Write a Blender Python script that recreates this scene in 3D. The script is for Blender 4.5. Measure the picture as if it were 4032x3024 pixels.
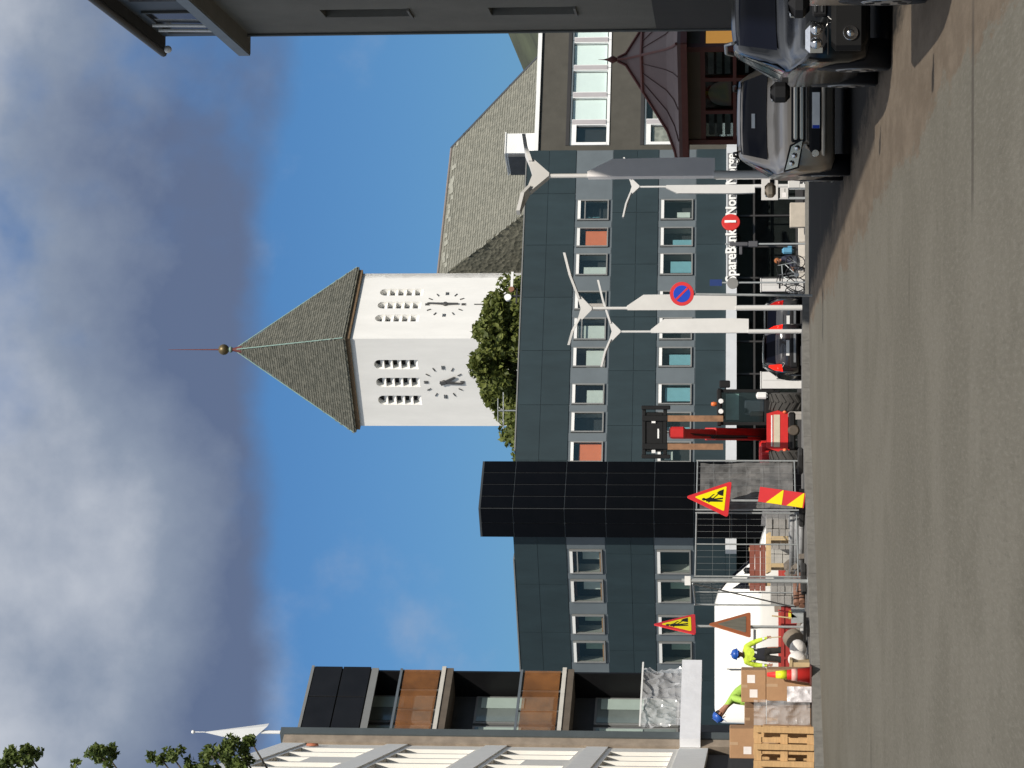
import bpy, bmesh, math, random
from math import sin, cos, pi, radians, atan2, sqrt
from mathutils import Vector, Matrix, noise as mnoise
random.seed(7)
SC = bpy.context.scene
for o in list(bpy.data.objects): bpy.data.objects.remove(o)

# ------------------------------------------------------------------ camera
# a phone held sideways: the frame is turned a quarter, world up points to the left edge
F = 10000.0; TH = math.atan(0.0904); EYE = 1.6
cam = bpy.data.cameras.new('Camera'); camo = bpy.data.objects.new('Camera', cam)
SC.collection.objects.link(camo); SC.camera = camo
cam.sensor_fit = 'HORIZONTAL'; cam.sensor_width = 36.0; cam.lens = 36.0 * F / 4032.0
cam.clip_start = 0.1; cam.clip_end = 6000
fw = Vector((0, cos(TH), sin(TH))); up = Vector((0, -sin(TH), cos(TH))); rt = Vector((1, 0, 0))
M = Matrix.Identity(4)
for i in range(3):
    M[i][0] = -up[i]; M[i][1] = rt[i]; M[i][2] = -fw[i]
M[2][3] = EYE
camo.matrix_world = M

# ------------------------------------------------------------------ sky, sun, exposure
SUN_EL, SUN_AZ = radians(42), radians(21)      # azimuth: to the right of straight behind the camera
sdir = Vector((sin(SUN_AZ) * cos(SUN_EL), -cos(SUN_AZ) * cos(SUN_EL), sin(SUN_EL)))
W = bpy.data.worlds.new('World'); SC.world = W; W.use_nodes = True
nt = W.node_tree; N = nt.nodes; LK = nt.links; N.clear()
def nd(t, x=0, y=0, **kw):
    n = N.new(t); n.location = (x, y)
    for k, v in kw.items(): setattr(n, k, v)
    return n
def mth(op, a, b=None, c=None, clamp=False):
    n = nd('ShaderNodeMath', operation=op); n.use_clamp = clamp
    for i, v in enumerate((a, b, c)):
        if v is None: continue
        if isinstance(v, (int, float)): n.inputs[i].default_value = v
        else: LK.new(v, n.inputs[i])
    return n.outputs[0]
sky = nd('ShaderNodeTexSky', sky_type='NISHITA'); sky.sun_disc = False
sky.sun_elevation = SUN_EL; sky.sun_rotation = atan2(sdir.x, sdir.y)
sky.air_density = 1.0; sky.dust_density = 0.8; sky.ozone_density = 3.0; sky.altitude = 0
tc = nd('ShaderNodeTexCoord'); sx = nd('ShaderNodeSeparateXYZ'); LK.new(tc.outputs['Generated'], sx.inputs[0])
zc = mth('MAXIMUM', sx.outputs[2], 0.0)
den = mth('ADD', zc, 0.08)
px = mth('DIVIDE', sx.outputs[0], den); py = mth('DIVIDE', sx.outputs[1], den)
cv = nd('ShaderNodeCombineXYZ'); LK.new(px, cv.inputs[0]); LK.new(py, cv.inputs[1])
r = mth('DIVIDE', 1.0, den)
def noise(vec, sc_, det, rough, off=(0, 0, 0), dist=0.0):
    mp = nd('ShaderNodeMapping'); LK.new(vec, mp.inputs[0]); mp.inputs['Location'].default_value = off
    n = nd('ShaderNodeTexNoise'); LK.new(mp.outputs[0], n.inputs['Vector'])
    n.inputs['Scale'].default_value = sc_; n.inputs['Detail'].default_value = det
    n.inputs['Roughness'].default_value = rough; n.inputs['Distortion'].default_value = dist
    return n.outputs[0]
n1 = noise(tc.outputs['Generated'], 8.0, 7, 0.55, (3.1, 1.7, 0))
n2 = noise(tc.outputs['Generated'], 9.0, 8, 0.55, (9.4, 4.2, 2.0), 0.0)
n3 = noise(tc.outputs['Generated'], 6.0, 6, 0.55, (5.5, 9.1, 0.5))
# a broken deck whose far edge lies some way off; beyond it clear sky with a few wisps
deck = nd('ShaderNodeMapRange'); deck.interpolation_type = 'SMOOTHSTEP'
LK.new(mth('ADD', r, mth('MULTIPLY', mth('SUBTRACT', n1, 0.5), 0.85)), deck.inputs[0])
for i, v in enumerate((3.66, 3.90, 1.0, 0.0)): deck.inputs[i + 1].default_value = v
hole = nd('ShaderNodeMapRange'); hole.interpolation_type = 'SMOOTHSTEP'; LK.new(n3, hole.inputs[0])
for i, v in enumerate((0.34, 0.5, 0.25, 1.0)): hole.inputs[i + 1].default_value = v
wisp = nd('ShaderNodeMapRange'); wisp.interpolation_type = 'SMOOTHSTEP'
LK.new(noise(tc.outputs['Generated'], 10.0, 8, 0.55, (1.25, 6.6, 4.0), 0.0), wisp.inputs[0])
for i, v in enumerate((0.55, 0.75, 0.0, 0.5)): wisp.inputs[i + 1].default_value = v
mask = mth('MULTIPLY', deck.outputs[0], hole.outputs[0], clamp=True)
# cloud brightness: shaded edge and bellies, lighter billows
lit = mth('ADD', mth('MULTIPLY', mth('SUBTRACT', n2, 0.5), 1.75), mth('MULTIPLY', mth('SUBTRACT', 3.55, r), 0.80), clamp=True)
cr = nd('ShaderNodeValToRGB'); LK.new(lit, cr.inputs[0])
cr.color_ramp.elements[0].color = (0.125, 0.170, 0.285, 1); cr.color_ramp.elements[0].position = 0.0
cr.color_ramp.elements[1].color = (0.68, 0.71, 0.77, 1); cr.color_ramp.elements[1].position = 1.0
e = cr.color_ramp.elements.new(0.45); e.color = (0.275, 0.33, 0.43, 1)
SKY_K = 0.10
skm = nd('ShaderNodeMix', data_type='RGBA', blend_type='MULTIPLY'); skm.inputs[0].default_value = 1.0
LK.new(sky.outputs[0], skm.inputs[6]); skm.inputs[7].default_value = (0.335, 0.575, 0.835, 1)
cl = nd('ShaderNodeMix', data_type='RGBA', blend_type='MULTIPLY'); cl.inputs[0].default_value = 1.0
LK.new(cr.outputs[0], cl.inputs[6]); cl.inputs[7].default_value = (1 / SKY_K,) * 3 + (1,)
mx = nd('ShaderNodeMix', data_type='RGBA'); LK.new(mask, mx.inputs[0]); wm_ = nd('ShaderNodeMix', data_type='RGBA'); LK.new(wisp.outputs[0], wm_.inputs[0]); LK.new(skm.outputs[2], wm_.inputs[6]); wm_.inputs[7].default_value = (.42 / SKY_K, .47 / SKY_K, .58 / SKY_K, 1); LK.new(wm_.outputs[2], mx.inputs[6]); LK.new(cl.outputs[2], mx.inputs[7])
bg = nd('ShaderNodeBackground'); LK.new(mx.outputs[2], bg.inputs[0]); bg.inputs[1].default_value = SKY_K
wo = nd('ShaderNodeOutputWorld'); LK.new(bg.outputs[0], wo.inputs[0])
sl = bpy.data.lights.new('Sun', 'SUN'); slo = bpy.data.objects.new('Sun', sl); SC.collection.objects.link(slo)
sl.energy = 4.6; sl.angle = radians(0.53); sl.color = (1.0, 0.93, 0.83)
slo.rotation_euler = (-sdir).to_track_quat('-Z', 'Y').to_euler()
SC.view_settings.view_transform = 'Standard'; SC.view_settings.look = 'None'
SC.view_settings.exposure = -0.05; SC.view_settings.gamma = 1.0; SC.view_settings.use_curve_mapping = False

# ------------------------------------------------------------------ survey helpers: picture bearing + distance -> place
def ray(U, V):
    a = (U - 1512) / F; b = (2016 - V) / F
    return Vector((a, cos(TH) - b * sin(TH), sin(TH) + b * cos(TH)))
def at(U, V, Y):
    d = ray(U, V); t = Y / d.y
    return Vector((d.x * t, Y, EYE + d.z * t))
class Frame:                                   # a facade plane: local x along it, local -y outward
    def __init__(s, x, y, deg):
        s.O = Vector((x, y, 0)); s.deg = deg; a = radians(deg)
        s.e = Vector((cos(a), sin(a), 0)); s.n = Vector((sin(a), -cos(a), 0))
    def lx(s, U, V=2500):
        d = ray(U, V); t = s.O.dot(s.n) / d.dot(s.n)
        return (d * t - s.O).dot(s.e)
    def z(s, U, V):
        d = ray(U, V); t = s.O.dot(s.n) / d.dot(s.n)
        return EYE + d.z * t
    def w(s, x, out=0, z=0):
        return s.O + s.e * x + s.n * out + Vector((0, 0, z))
def gz(y):                                     # the square falls away beyond the crossing
    return 0.0 if y <= 60 else (-(y - 60) * 0.021 if y < 105 else -0.945)

# ------------------------------------------------------------------ materials
MATS = {}
def mat(name, col, rough=0.7, var=0.12, scale=3.0, bump=0.0, bscale=40.0, metal=0.0, spec=0.5, col2=None, emit=None, coat=0.0, stretch=None):
    if name in MATS: return MATS[name]
    m = bpy.data.materials.new(name); m.use_nodes = True; t = m.node_tree; b = t.nodes['Principled BSDF']
    b.inputs['Roughness'].default_value = rough; b.inputs['Metallic'].default_value = metal
    b.inputs['Specular IOR Level'].default_value = spec
    if coat: b.inputs['Coat Weight'].default_value = coat; b.inputs['Coat Roughness'].default_value = 0.05
    tcn = t.nodes.new('ShaderNodeTexCoord'); src = tcn.outputs['Object']
    if stretch:
        mp = t.nodes.new('ShaderNodeMapping'); mp.inputs['Scale'].default_value = stretch
        t.links.new(src, mp.inputs[0]); src = mp.outputs[0]
    if var > 0 or col2:
        n = t.nodes.new('ShaderNodeTexNoise'); n.inputs['Scale'].default_value = scale
        n.inputs['Detail'].default_value = 8; n.inputs['Roughness'].default_value = 0.65
        t.links.new(src, n.inputs['Vector'])
        rp = t.nodes.new('ShaderNodeValToRGB'); t.links.new(n.outputs[0], rp.inputs[0])
        a = [max(0, c * (1 - var)) for c in col]; c2 = col2 or [min(1, c * (1 + var)) for c in col]
        rp.color_ramp.elements[0].position = 0.3; rp.color_ramp.elements[1].position = 0.7
        rp.color_ramp.elements[0].color = (*a, 1); rp.color_ramp.elements[1].color = (*c2, 1)
        oi = t.nodes.new('ShaderNodeObjectInfo'); hs = t.nodes.new('ShaderNodeHueSaturation')
        mr = t.nodes.new('ShaderNodeMapRange'); t.links.new(oi.outputs['Random'], mr.inputs[0])
        mr.inputs[3].default_value = 0.94; mr.inputs[4].default_value = 1.06
        t.links.new(mr.outputs[0], hs.inputs['Value']); t.links.new(rp.outputs[0], hs.inputs['Color'])
        t.links.new(hs.outputs[0], b.inputs['Base Color'])
    else: b.inputs['Base Color'].default_value = (*col, 1)
    if bump:
        n2_ = t.nodes.new('ShaderNodeTexNoise'); n2_.inputs['Scale'].default_value = bscale; n2_.inputs['Detail'].default_value = 6
        t.links.new(src, n2_.inputs['Vector'])
        bp = t.nodes.new('ShaderNodeBump'); bp.inputs['Strength'].default_value = bump; bp.inputs['Distance'].default_value = 0.05
        t.links.new(n2_.outputs[0], bp.inputs['Height']); t.links.new(bp.outputs[0], b.inputs['Normal'])
    if emit: b.inputs['Emission Color'].default_value = (*emit[:3], 1); b.inputs['Emission Strength'].default_value = emit[3]
    MATS[name] = m; return m
def glass(name, tint=(0.8, 0.85, 0.88), refl=1.0, rough=0.02, trans=0.85):
    if name in MATS: return MATS[name]
    m = bpy.data.materials.new(name); m.use_nodes = True; t = m.node_tree; t.nodes.clear()
    tr = t.nodes.new('ShaderNodeBsdfTransparent'); tr.inputs[0].default_value = (*[c * trans for c in tint], 1)
    gl = t.nodes.new('ShaderNodeBsdfGlossy'); gl.inputs['Roughness'].default_value = rough; gl.inputs[0].default_value = (refl, refl, refl, 1)
    lw = t.nodes.new('ShaderNodeLayerWeight'); lw.inputs[0].default_value = .5
    pw_ = t.nodes.new('ShaderNodeMath'); pw_.operation = 'POWER'; pw_.inputs[1].default_value = 5; t.links.new(lw.outputs['Facing'], pw_.inputs[0])
    fr = t.nodes.new('ShaderNodeMath'); fr.operation = 'MULTIPLY_ADD'; fr.inputs[1].default_value = .95; fr.inputs[2].default_value = .04; t.links.new(pw_.outputs[0], fr.inputs[0])
    mxx = t.nodes.new('ShaderNodeMixShader'); o = t.nodes.new('ShaderNodeOutputMaterial')
    t.links.new(fr.outputs[0], mxx.inputs[0]); t.links.new(tr.outputs[0], mxx.inputs[1]); t.links.new(gl.outputs[0], mxx.inputs[2])
    t.links.new(mxx.outputs[0], o.inputs[0]); MATS[name] = m; return m
def leafmat(name, c1, c2):
    if name in MATS: return MATS[name]
    m = bpy.data.materials.new(name); m.use_nodes = True; t = m.node_tree; b = t.nodes['Principled BSDF']
    g = t.nodes.new('ShaderNodeNewGeometry'); rp = t.nodes.new('ShaderNodeValToRGB')
    t.links.new(g.outputs['Random Per Island'], rp.inputs[0])
    rp.color_ramp.elements[0].color = (*c1, 1); rp.color_ramp.elements[1].color = (*c2, 1)
    t.links.new(rp.outputs[0], b.inputs['Base Color']); b.inputs['Roughness'].default_value = 0.55
    b.inputs['Specular IOR Level'].default_value = 0.3
    tl = t.nodes.new('ShaderNodeBsdfTranslucent'); t.links.new(rp.outputs[0], tl.inputs[0])
    ms = t.nodes.new('ShaderNodeMixShader'); ms.inputs[0].default_value = 0.25
    o = t.nodes['Material Output']; t.links.new(b.outputs[0], ms.inputs[1]); t.links.new(tl.outputs[0], ms.inputs[2]); t.links.new(ms.outputs[0], o.inputs[0])
    MATS[name] = m; return m

# ------------------------------------------------------------------ mesh helpers
class MB:
    def __init__(s): s.v = []; s.f = []; s.sm = []
    def add(s, vs, fs, smooth=False):
        k = len(s.v); s.v += [tuple(p) for p in vs]; s.f += [tuple(i + k for i in f) for f in fs]; s.sm += [smooth] * len(fs); return s
    def box(s, x0, x1, y0, y1, z0, z1):
        return s.add([(x0, y0, z0), (x1, y0, z0), (x1, y1, z0), (x0, y1, z0), (x0, y0, z1), (x1, y0, z1), (x1, y1, z1), (x0, y1, z1)],
                     [(0, 3, 2, 1), (4, 5, 6, 7), (0, 1, 5, 4), (1, 2, 6, 5), (2, 3, 7, 6), (3, 0, 4, 7)])
    def cbox(s, x0, x1, y0, y1, z0, z1, c=0.02):   # chamfered box
        vs = []
        for z, k in ((z0, c), (z0 + c, 0), (z1 - c, 0), (z1, c)):
            X0, X1, Y0, Y1 = x0 + k, x1 - k, y0 + k, y1 - k
            vs += [(X0 + c, Y0, z), (X1 - c, Y0, z), (X1, Y0 + c, z), (X1, Y1 - c, z), (X1 - c, Y1, z), (X0 + c, Y1, z), (X0, Y1 - c, z), (X0, Y0 + c, z)]
        fs = [tuple(range(7, -1, -1)), tuple(range(24, 32))]
        for L in range(3):
            for i in range(8):
                j = (i + 1) % 8; fs.append((L * 8 + i, L * 8 + j, L * 8 + 8 + j, L * 8 + 8 + i))
        return s.add(vs, fs)
    def prism(s, poly, y0, y1, axis='y'):          # polygon (a,b) extruded
        n = len(poly)
        def P(a, b, h): return {'y': (a, h, b), 'x': (h, a, b), 'z': (a, b, h)}[axis]
        vs = [P(a, b, y0) for a, b in poly] + [P(a, b, y1) for a, b in poly]
        fs = [tuple(range(n)), tuple(range(2 * n - 1, n - 1, -1))]
        for i in range(n):
            j = (i + 1) % n; fs.append((i, i + n, j + n, j))
        return s.add(vs, fs)
    def tube(s, pts, r, n=8, r1=None):
        pts = [Vector(p) for p in pts]; rings = []
        for i, p in enumerate(pts):
            d = (pts[min(i + 1, len(pts) - 1)] - pts[max(i - 1, 0)]).normalized()
            a = d.orthogonal().normalized() if i == 0 else (a0 - d * a0.dot(d)).normalized()
            a0 = a; b = d.cross(a); rr = r if r1 is None else r + (r1 - r) * i / max(1, len(pts) - 1)
            rings.append([p + (a * cos(2 * pi * k / n) + b * sin(2 * pi * k / n)) * rr for k in range(n)])
        vs = [q for R_ in rings for q in R_]; fs = []
        for i in range(len(pts) - 1):
            for k in range(n):
                l = (k + 1) % n; fs.append((i * n + k, i * n + l, (i + 1) * n + l, (i + 1) * n + k))
        s.add(vs, fs, True); s.add(rings[0], [tuple(range(n - 1, -1, -1))]); s.add(rings[-1], [tuple(range(n))]); return s
    def lathe(s, prof, n=24, axis='z', c=(0, 0, 0), smooth=True):
        vs = []
        for rr, h in prof:
            for k in range(n):
                a = 2 * pi * k / n
                p = {'z': (rr * cos(a), rr * sin(a), h), 'x': (h, rr * cos(a), rr * sin(a)), 'y': (rr * cos(a), h, rr * sin(a))}[axis]
                vs.append((p[0] + c[0], p[1] + c[1], p[2] + c[2]))
        fs = []
        for i in range(len(prof) - 1):
            for k in range(n):
                l = (k + 1) % n; fs.append((i * n + k, i * n + l, (i + 1) * n + l, (i + 1) * n + k))
        s.add(vs, fs, smooth)
        k = len(s.v) - len(vs)
        s.f.append(tuple(k + i for i in range(n - 1, -1, -1))); s.sm.append(False)
        s.f.append(tuple(k + (len(prof) - 1) * n + i for i in range(n))); s.sm.append(False)
        return s
    def ball(s, c, r, n=12, sq=(1, 1, 1)):
        prof = [(max(1e-4, r * sin(pi * i / n)), -r * cos(pi * i / n)) for i in range(n + 1)]
        k = len(s.v); s.lathe(prof, 2 * n)
        for i in range(k, len(s.v)):
            v = s.v[i]; s.v[i] = (c[0] + v[0] * sq[0], c[1] + v[1] * sq[1], c[2] + v[2] * sq[2])
        return s
    def xf(s, Mx):
        s.v = [tuple(Mx @ Vector(p)) for p in s.v]; return s
    def mesh(s, name, m=None):
        me = bpy.data.meshes.new(name); me.from_pydata(s.v, [], s.f); me.update()
        bm = bmesh.new(); bm.from_mesh(me); bmesh.ops.recalc_face_normals(bm, faces=bm.faces); bm.to_mesh(me); bm.free()
        if len(s.sm) == len(me.polygons): me.polygons.foreach_set('use_smooth', s.sm)
        if m: me.materials.append(m)
        return me
    def o(s, name, m, parent=None, loc=(0, 0, 0), rz=0.0, rot=None):
        return put(name, s.mesh(name, m), parent, loc, rz, rot)
def put(name, me, parent=None, loc=(0, 0, 0), rz=0.0, rot=None):
    ob = bpy.data.objects.new(name, me); SC.collection.objects.link(ob)
    ob.location = loc; ob.rotation_euler = rot if rot else (0, 0, rz)
    if parent is not None: ob.parent = parent
    return ob
def thing(name, label, cat, loc=(0, 0, 0), rz=0.0, group=None):
    ob = bpy.data.objects.new(name, None); SC.collection.objects.link(ob); ob.empty_display_size = 0.2
    ob.location = loc; ob.rotation_euler = (0, 0, rz); ob['label'] = label; ob['category'] = cat
    if group: ob['group'] = group
    return ob
def tag(ob, label, cat, group=None):
    ob['label'] = label; ob['category'] = cat
    if group: ob['group'] = group
    return ob
def struct(name, mb_, m, **k):
    ob = mb_.o(name, m, **k); ob['kind'] = 'structure'; return ob
def copy_tree(ob, parent=None):
    c = ob.copy(); SC.collection.objects.link(c); c.parent = parent
    for ch in list(ob.children): copy_tree(ch, c)
    return c
def textmesh(txt, size, depth=0.02, m=None, bold=0.0, align='CENTER'):
    cu = bpy.data.curves.new('t', 'FONT'); cu.body = txt; cu.size = size; cu.extrude = depth / 2; cu.offset = bold
    cu.align_x = align; cu.align_y = 'CENTER'; cu.resolution_u = 3
    ob = bpy.data.objects.new('t', cu); SC.collection.objects.link(ob)
    dg = bpy.context.evaluated_depsgraph_get(); me = bpy.data.meshes.new_from_object(ob.evaluated_get(dg))
    bpy.data.objects.remove(ob); bpy.data.curves.remove(cu)
    me.transform(Matrix.Rotation(pi / 2, 4, 'X'))       # stand it up, facing -y
    me.materials.clear()
    if m: me.materials.append(m)
    return me
def wall_holes(x0, x1, z0, z1, holes, t=0.3, back=True):
    """front face in the plane y=0 (outward -y) with rectangular openings and their reveals, t deep"""
    mb = MB(); xs = sorted({x0, x1, *[h[0] for h in holes], *[h[1] for h in holes]}); zs = sorted({z0, z1, *[h[2] for h in holes], *[h[3] for h in holes]})
    for i in range(len(xs) - 1):
        for j in range(len(zs) - 1):
            cx, cz = (xs[i] + xs[i + 1]) / 2, (zs[j] + zs[j + 1]) / 2
            if any(h[0] < cx < h[1] and h[2] < cz < h[3] for h in holes): continue
            mb.add([(xs[i], 0, zs[j]), (xs[i + 1], 0, zs[j]), (xs[i + 1], 0, zs[j + 1]), (xs[i], 0, zs[j + 1])], [(0, 1, 2, 3)])
    for a, b, c, d in holes:
        mb.add([(a, 0, c), (b, 0, c), (b, 0, d), (a, 0, d), (a, t, c), (b, t, c), (b, t, d), (a, t, d)], [(0, 4, 5, 1), (1, 5, 6, 2), (2, 6, 7, 3), (3, 7, 4, 0)])
    if back: mb.add([(x0, 0, z0), (x1, 0, z0), (x1, 0, z1), (x0, 0, z1), (x0, t + .02, z0), (x1, t + .02, z0), (x1, t + .02, z1), (x0, t + .02, z1)], [(0, 1, 5, 4), (1, 2, 6, 5), (2, 3, 7, 6), (3, 0, 4, 7)])
    return mb
# ================================================================== SETTING: ground
def asphalt_mat():
    m = bpy.data.materials.new('asphalt'); m.use_nodes = True; t = m.node_tree; b = t.nodes['Principled BSDF']; L = t.links
    def n_(tp): return t.nodes.new(tp)
    g = n_('ShaderNodeNewGeometry'); pos = g.outputs['Position']
    def nz(sc_, det=6, ro=.6, st=(1, 1, 1)):
        mp = n_('ShaderNodeMapping'); mp.inputs['Scale'].default_value = st; L.new(pos, mp.inputs[0])
        q = n_('ShaderNodeTexNoise'); q.inputs['Scale'].default_value = sc_; q.inputs['Detail'].default_value = det; q.inputs['Roughness'].default_value = ro
        L.new(mp.outputs[0], q.inputs['Vector']); return q.outputs[0]
    def rmp(x, lo, hi, a=0., c=1.):
        q = n_('ShaderNodeMapRange'); q.interpolation_type = 'SMOOTHSTEP'; L.new(x, q.inputs[0])
        for i, v in enumerate((lo, hi, a, c)): q.inputs[i + 1].default_value = v
        return q.outputs[0]
    def mx_(f, a, c, bl='MIX'):
        q = n_('ShaderNodeMix'); q.data_type = 'RGBA'; q.blend_type = bl
        for k, v in ((0, f), (6, a), (7, c)):
            if isinstance(v, (int, float)): q.inputs[k].default_value = v
            elif isinstance(v, tuple): q.inputs[k].default_value = (*v, 1)
            else: L.new(v, q.inputs[k])
        return q.outputs[2]
    col = mx_(rmp(nz(.22, 4), .42, .58), (.128, .119, .096), (.148, .138, .113))
    col = mx_(rmp(nz(1.1, 5, .6, (1, .5, 1)), .45, .7, 0, .45), col, (.108, .100, .079))
    col = mx_(rmp(nz(30, 5, .85, (1, .14, 1)), .45, .68, 0, .5), col, (.205, .195, .165))          # aggregate speckle
    col = mx_(rmp(nz(17, 5, .85, (1, .16, 1)), .52, .70, 0, .42), col, (.07, .065, .053))
    sp = n_('ShaderNodeSeparateXYZ'); L.new(pos, sp.inputs[0])
    def ma(op, a, c):
        q = n_('ShaderNodeMath'); q.operation = op
        for i, v in enumerate((a, c)):
            if isinstance(v, (int, float)): q.inputs[i].default_value = v
            else: L.new(v, q.inputs[i])
        return q.outputs[0]
    # brown gutter strip by the right-hand kerb; dark parking lane blackened to paint in shade
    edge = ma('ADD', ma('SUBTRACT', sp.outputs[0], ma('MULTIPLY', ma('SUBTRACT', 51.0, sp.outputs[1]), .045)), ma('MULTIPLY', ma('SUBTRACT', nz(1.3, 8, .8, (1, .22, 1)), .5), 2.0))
    edge2 = ma('ADD', ma('SUBTRACT', sp.outputs[0], ma('MULTIPLY', ma('SUBTRACT', 51.0, sp.outputs[1]), .02)), ma('ADD', ma('MULTIPLY', ma('SUBTRACT', nz(1.6, 9, .85, (1, .2, 1)), .5), 1.9), ma('MULTIPLY', ma('SUBTRACT', nz(.35, 3, .6), .5), .9)))
    col = mx_(rmp(edge2, 1.66, 1.74, 0, .68), col, mx_(rmp(nz(2.5, 6, .7, (1, .3, 1)), .4, .65), (.115, .082, .056), (.165, .125, .09)))
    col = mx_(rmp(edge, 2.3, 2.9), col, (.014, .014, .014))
    # long cracks and joints
    w = n_('ShaderNodeTexWave'); w.wave_type = 'BANDS'; w.bands_direction = 'Y'; w.inputs['Scale'].default_value = .045; w.inputs['Distortion'].default_value = 2.5
    w.inputs['Detail'].default_value = 4; w.inputs['Detail Scale'].default_value = .35; w.inputs['Detail Roughness'].default_value = .6
    L.new(pos, w.inputs['Vector'])
    crack = ma('MULTIPLY', rmp(w.outputs[1], .9965, .9995), rmp(nz(.16, 2), .56, .62))
    col = mx_(ma('MULTIPLY', crack, .6), col, (.05, .042, .035))
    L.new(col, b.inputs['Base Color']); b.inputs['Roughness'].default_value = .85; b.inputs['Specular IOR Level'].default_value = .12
    bp = n_('ShaderNodeBump'); bp.inputs['Strength'].default_value = .5; bp.inputs['Distance'].default_value = .02
    L.new(nz(60, 4, .7), bp.inputs['Height']); L.new(bp.outputs[0], b.inputs['Normal']); MATS['asphalt'] = m; return m
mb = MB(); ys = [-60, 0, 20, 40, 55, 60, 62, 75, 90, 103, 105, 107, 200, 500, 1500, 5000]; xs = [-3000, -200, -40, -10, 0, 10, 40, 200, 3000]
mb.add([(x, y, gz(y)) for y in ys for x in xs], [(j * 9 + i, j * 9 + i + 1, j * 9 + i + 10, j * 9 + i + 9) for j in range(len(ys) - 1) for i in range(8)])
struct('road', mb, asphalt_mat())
PAVE = mat('paving concrete', (.125, .12, .11), .9, .25, 1.3, .3, 30)
KERB = mat('granite kerb', (.19, .185, .17), .85, .2, 6, .3, 40)
# left-hand pavement and building site, behind a diagonal kerb from (-16,38) to (1.6,63)
KA, KB = Vector((-16.0, 37.6, 0)), Vector((1.7, 63.2, 0)); kd = (KB - KA).normalized(); kn = Vector((-kd.y, kd.x, 0))
def site_z(y): return gz(y) + (.16 if y < 66 else .16)
mb = MB(); n = 14
vs = []
for i in range(n + 1):
    p = KA + (KB - KA) * i / n + kn * .16
    for k in range(7):
        y = p.y + (78 - p.y) * k / 6; vs.append((p.x - 30 * k / 6 * (1 - i / n) * 0, y, site_z(y)))
mb.add(vs, [(i * 7 + k, i * 7 + 7 + k, i * 7 + 8 + k, i * 7 + k + 1) for i in range(n) for k in range(6)])
q = [(KB.x, y) for y in (63.35, 68, 73, 78)]
mb.add([(x, y, site_z(y)) for x, y in q] + [(x + .004, y, gz(y) - .1) for x, y in q], [(i, i + 1, i + 5, i + 4) for i in range(3)])
site = struct('pavement', mb, PAVE)
mb = MB()
for i in range(32):                      # kerb stones
    a = KA + kd * (i * 1.0); b_ = a + kd * .985
    za, h = gz(a.y), .17
    if a.y > KB.y: break
    q = [a, b_, b_ + kn * .16, a + kn * .16]
    mb = MB(); mb.add([(*p.xy, -.2) for p in q] + [(p.x, p.y, gz(p.y) + h + (i % 3) * .003) for p in q], [(0, 1, 5, 4), (1, 2, 6, 5), (2, 3, 7, 6), (3, 0, 4, 7), (4, 5, 6, 7)])
    mb.o('kerb_stone', KERB, site)
# right-hand footway along the parking lane, with its own kerb stones
RA = atan2(-1, .045)
mb = MB(); mb.box(-2, 60, -1.75, -.003, -.3, .13)
rb = Frame(7.12, 51, math.degrees(RA))
foot = struct('footway', mb, PAVE, loc=rb.O, rz=RA)
for i in range(30):
    MB().box(-2 + i * 2, -.02 + i * 2, -1.91, -1.752, -.3, .137 + (i % 2) * .003).o('kerb_stone', KERB, foot)
# far kerb line of the square, low
mb = MB(); mb.box(1.8, 30, 66.0, 66.25, gz(66) - .3, gz(66) + .09); struct('kerb', mb, KERB)
# wooded hillside far beyond the roofs
mb = MB(); random.seed(3); pts = []
NX, NY = 40, 8
for j in range(NY):
    for i in range(NX):
        x = -420 + i * 30; y = 560 + j * 60
        h = 97 * math.exp(-((x - 170) / 120) ** 2) * (j / (NY - 1)) ** .6 + 6 * j / (NY - 1) + random.uniform(-1, 1) * 1.2
        pts.append((x, y, h - 3))
mb.add(pts, [(j * NX + i, j * NX + i + 1, j * NX + NX + i + 1, j * NX + NX + i) for j in range(NY - 1) for i in range(NX - 1)], True)
struct('hillside', mb, mat('hill heath', (.05, .06, .03), .95, .5, .04, .6, .3))

# ================================================================== MAIN BUILDING
CLAD = mat('blue slate cladding', (.0215, .038, .045), .62, .16, 1.6, .05, 60, spec=.3, stretch=(1, 1, .3))
SPAN = mat('pale blue panel', (.118, .142, .156), .55, .1, 1.2)
FRM = mat('grey window frame', (.20, .205, .20), .5, .06)
WHT = mat('white enamel', (.78, .78, .76), .45, .04)
INT = mat('room plaster', (.34, .345, .32), .9, .08)
DARK = mat('dark interior', (.02, .021, .024), .9, .1)
GLS = glass('window glass', (.96, .99, .98), .8, .01, .985)
GLD = glass('dark shop glass', (.9, .95, .95), .16, .03, .72)
BL = {'orange': mat('orange blind', (.62, .16, .07), .8, .06), 'teal': mat('teal blind', (.16, .34, .40), .8, .06),
      'white': mat('white blind', (.50, .53, .50), .8, .06), 'pink': mat('pinkish blind', (.55, .44, .41), .8, .06), 'green': mat('pale green board', (.30, .38, .31), .8, .06), 'wood': mat('oak sill', (.36, .20, .10), .7, .1), 'maroon': mat('maroon pelmet', (.10, .035, .025), .8, .1)}
ZR, Z1T, Z1B, Z2T, Z2B, ZF1, ZF0, ZG = 10.55, 8.48, 6.93, 5.03, 3.46, 2.23, 1.80, -.93
main = thing('office_building', 'dark blue clad office block with two bands of windows and a black glazed stair tower', 'building', (-4.5, 101, ZG))
def rel(p): return p - main.location
RW = Frame(-3.74, 100, 24.4); LW = Frame(-5.935, 99.4, -32.0)
def winmesh(w, h):
    fr = MB(); t_ = .055
    fr.box(0, w, -.03, .06, 0, t_).box(0, w, -.03, .06, h - t_, h).box(0, t_, -.03, .06, t_, h - t_).box(w - t_, w, -.03, .06, t_, h - t_)
    return fr
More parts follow.
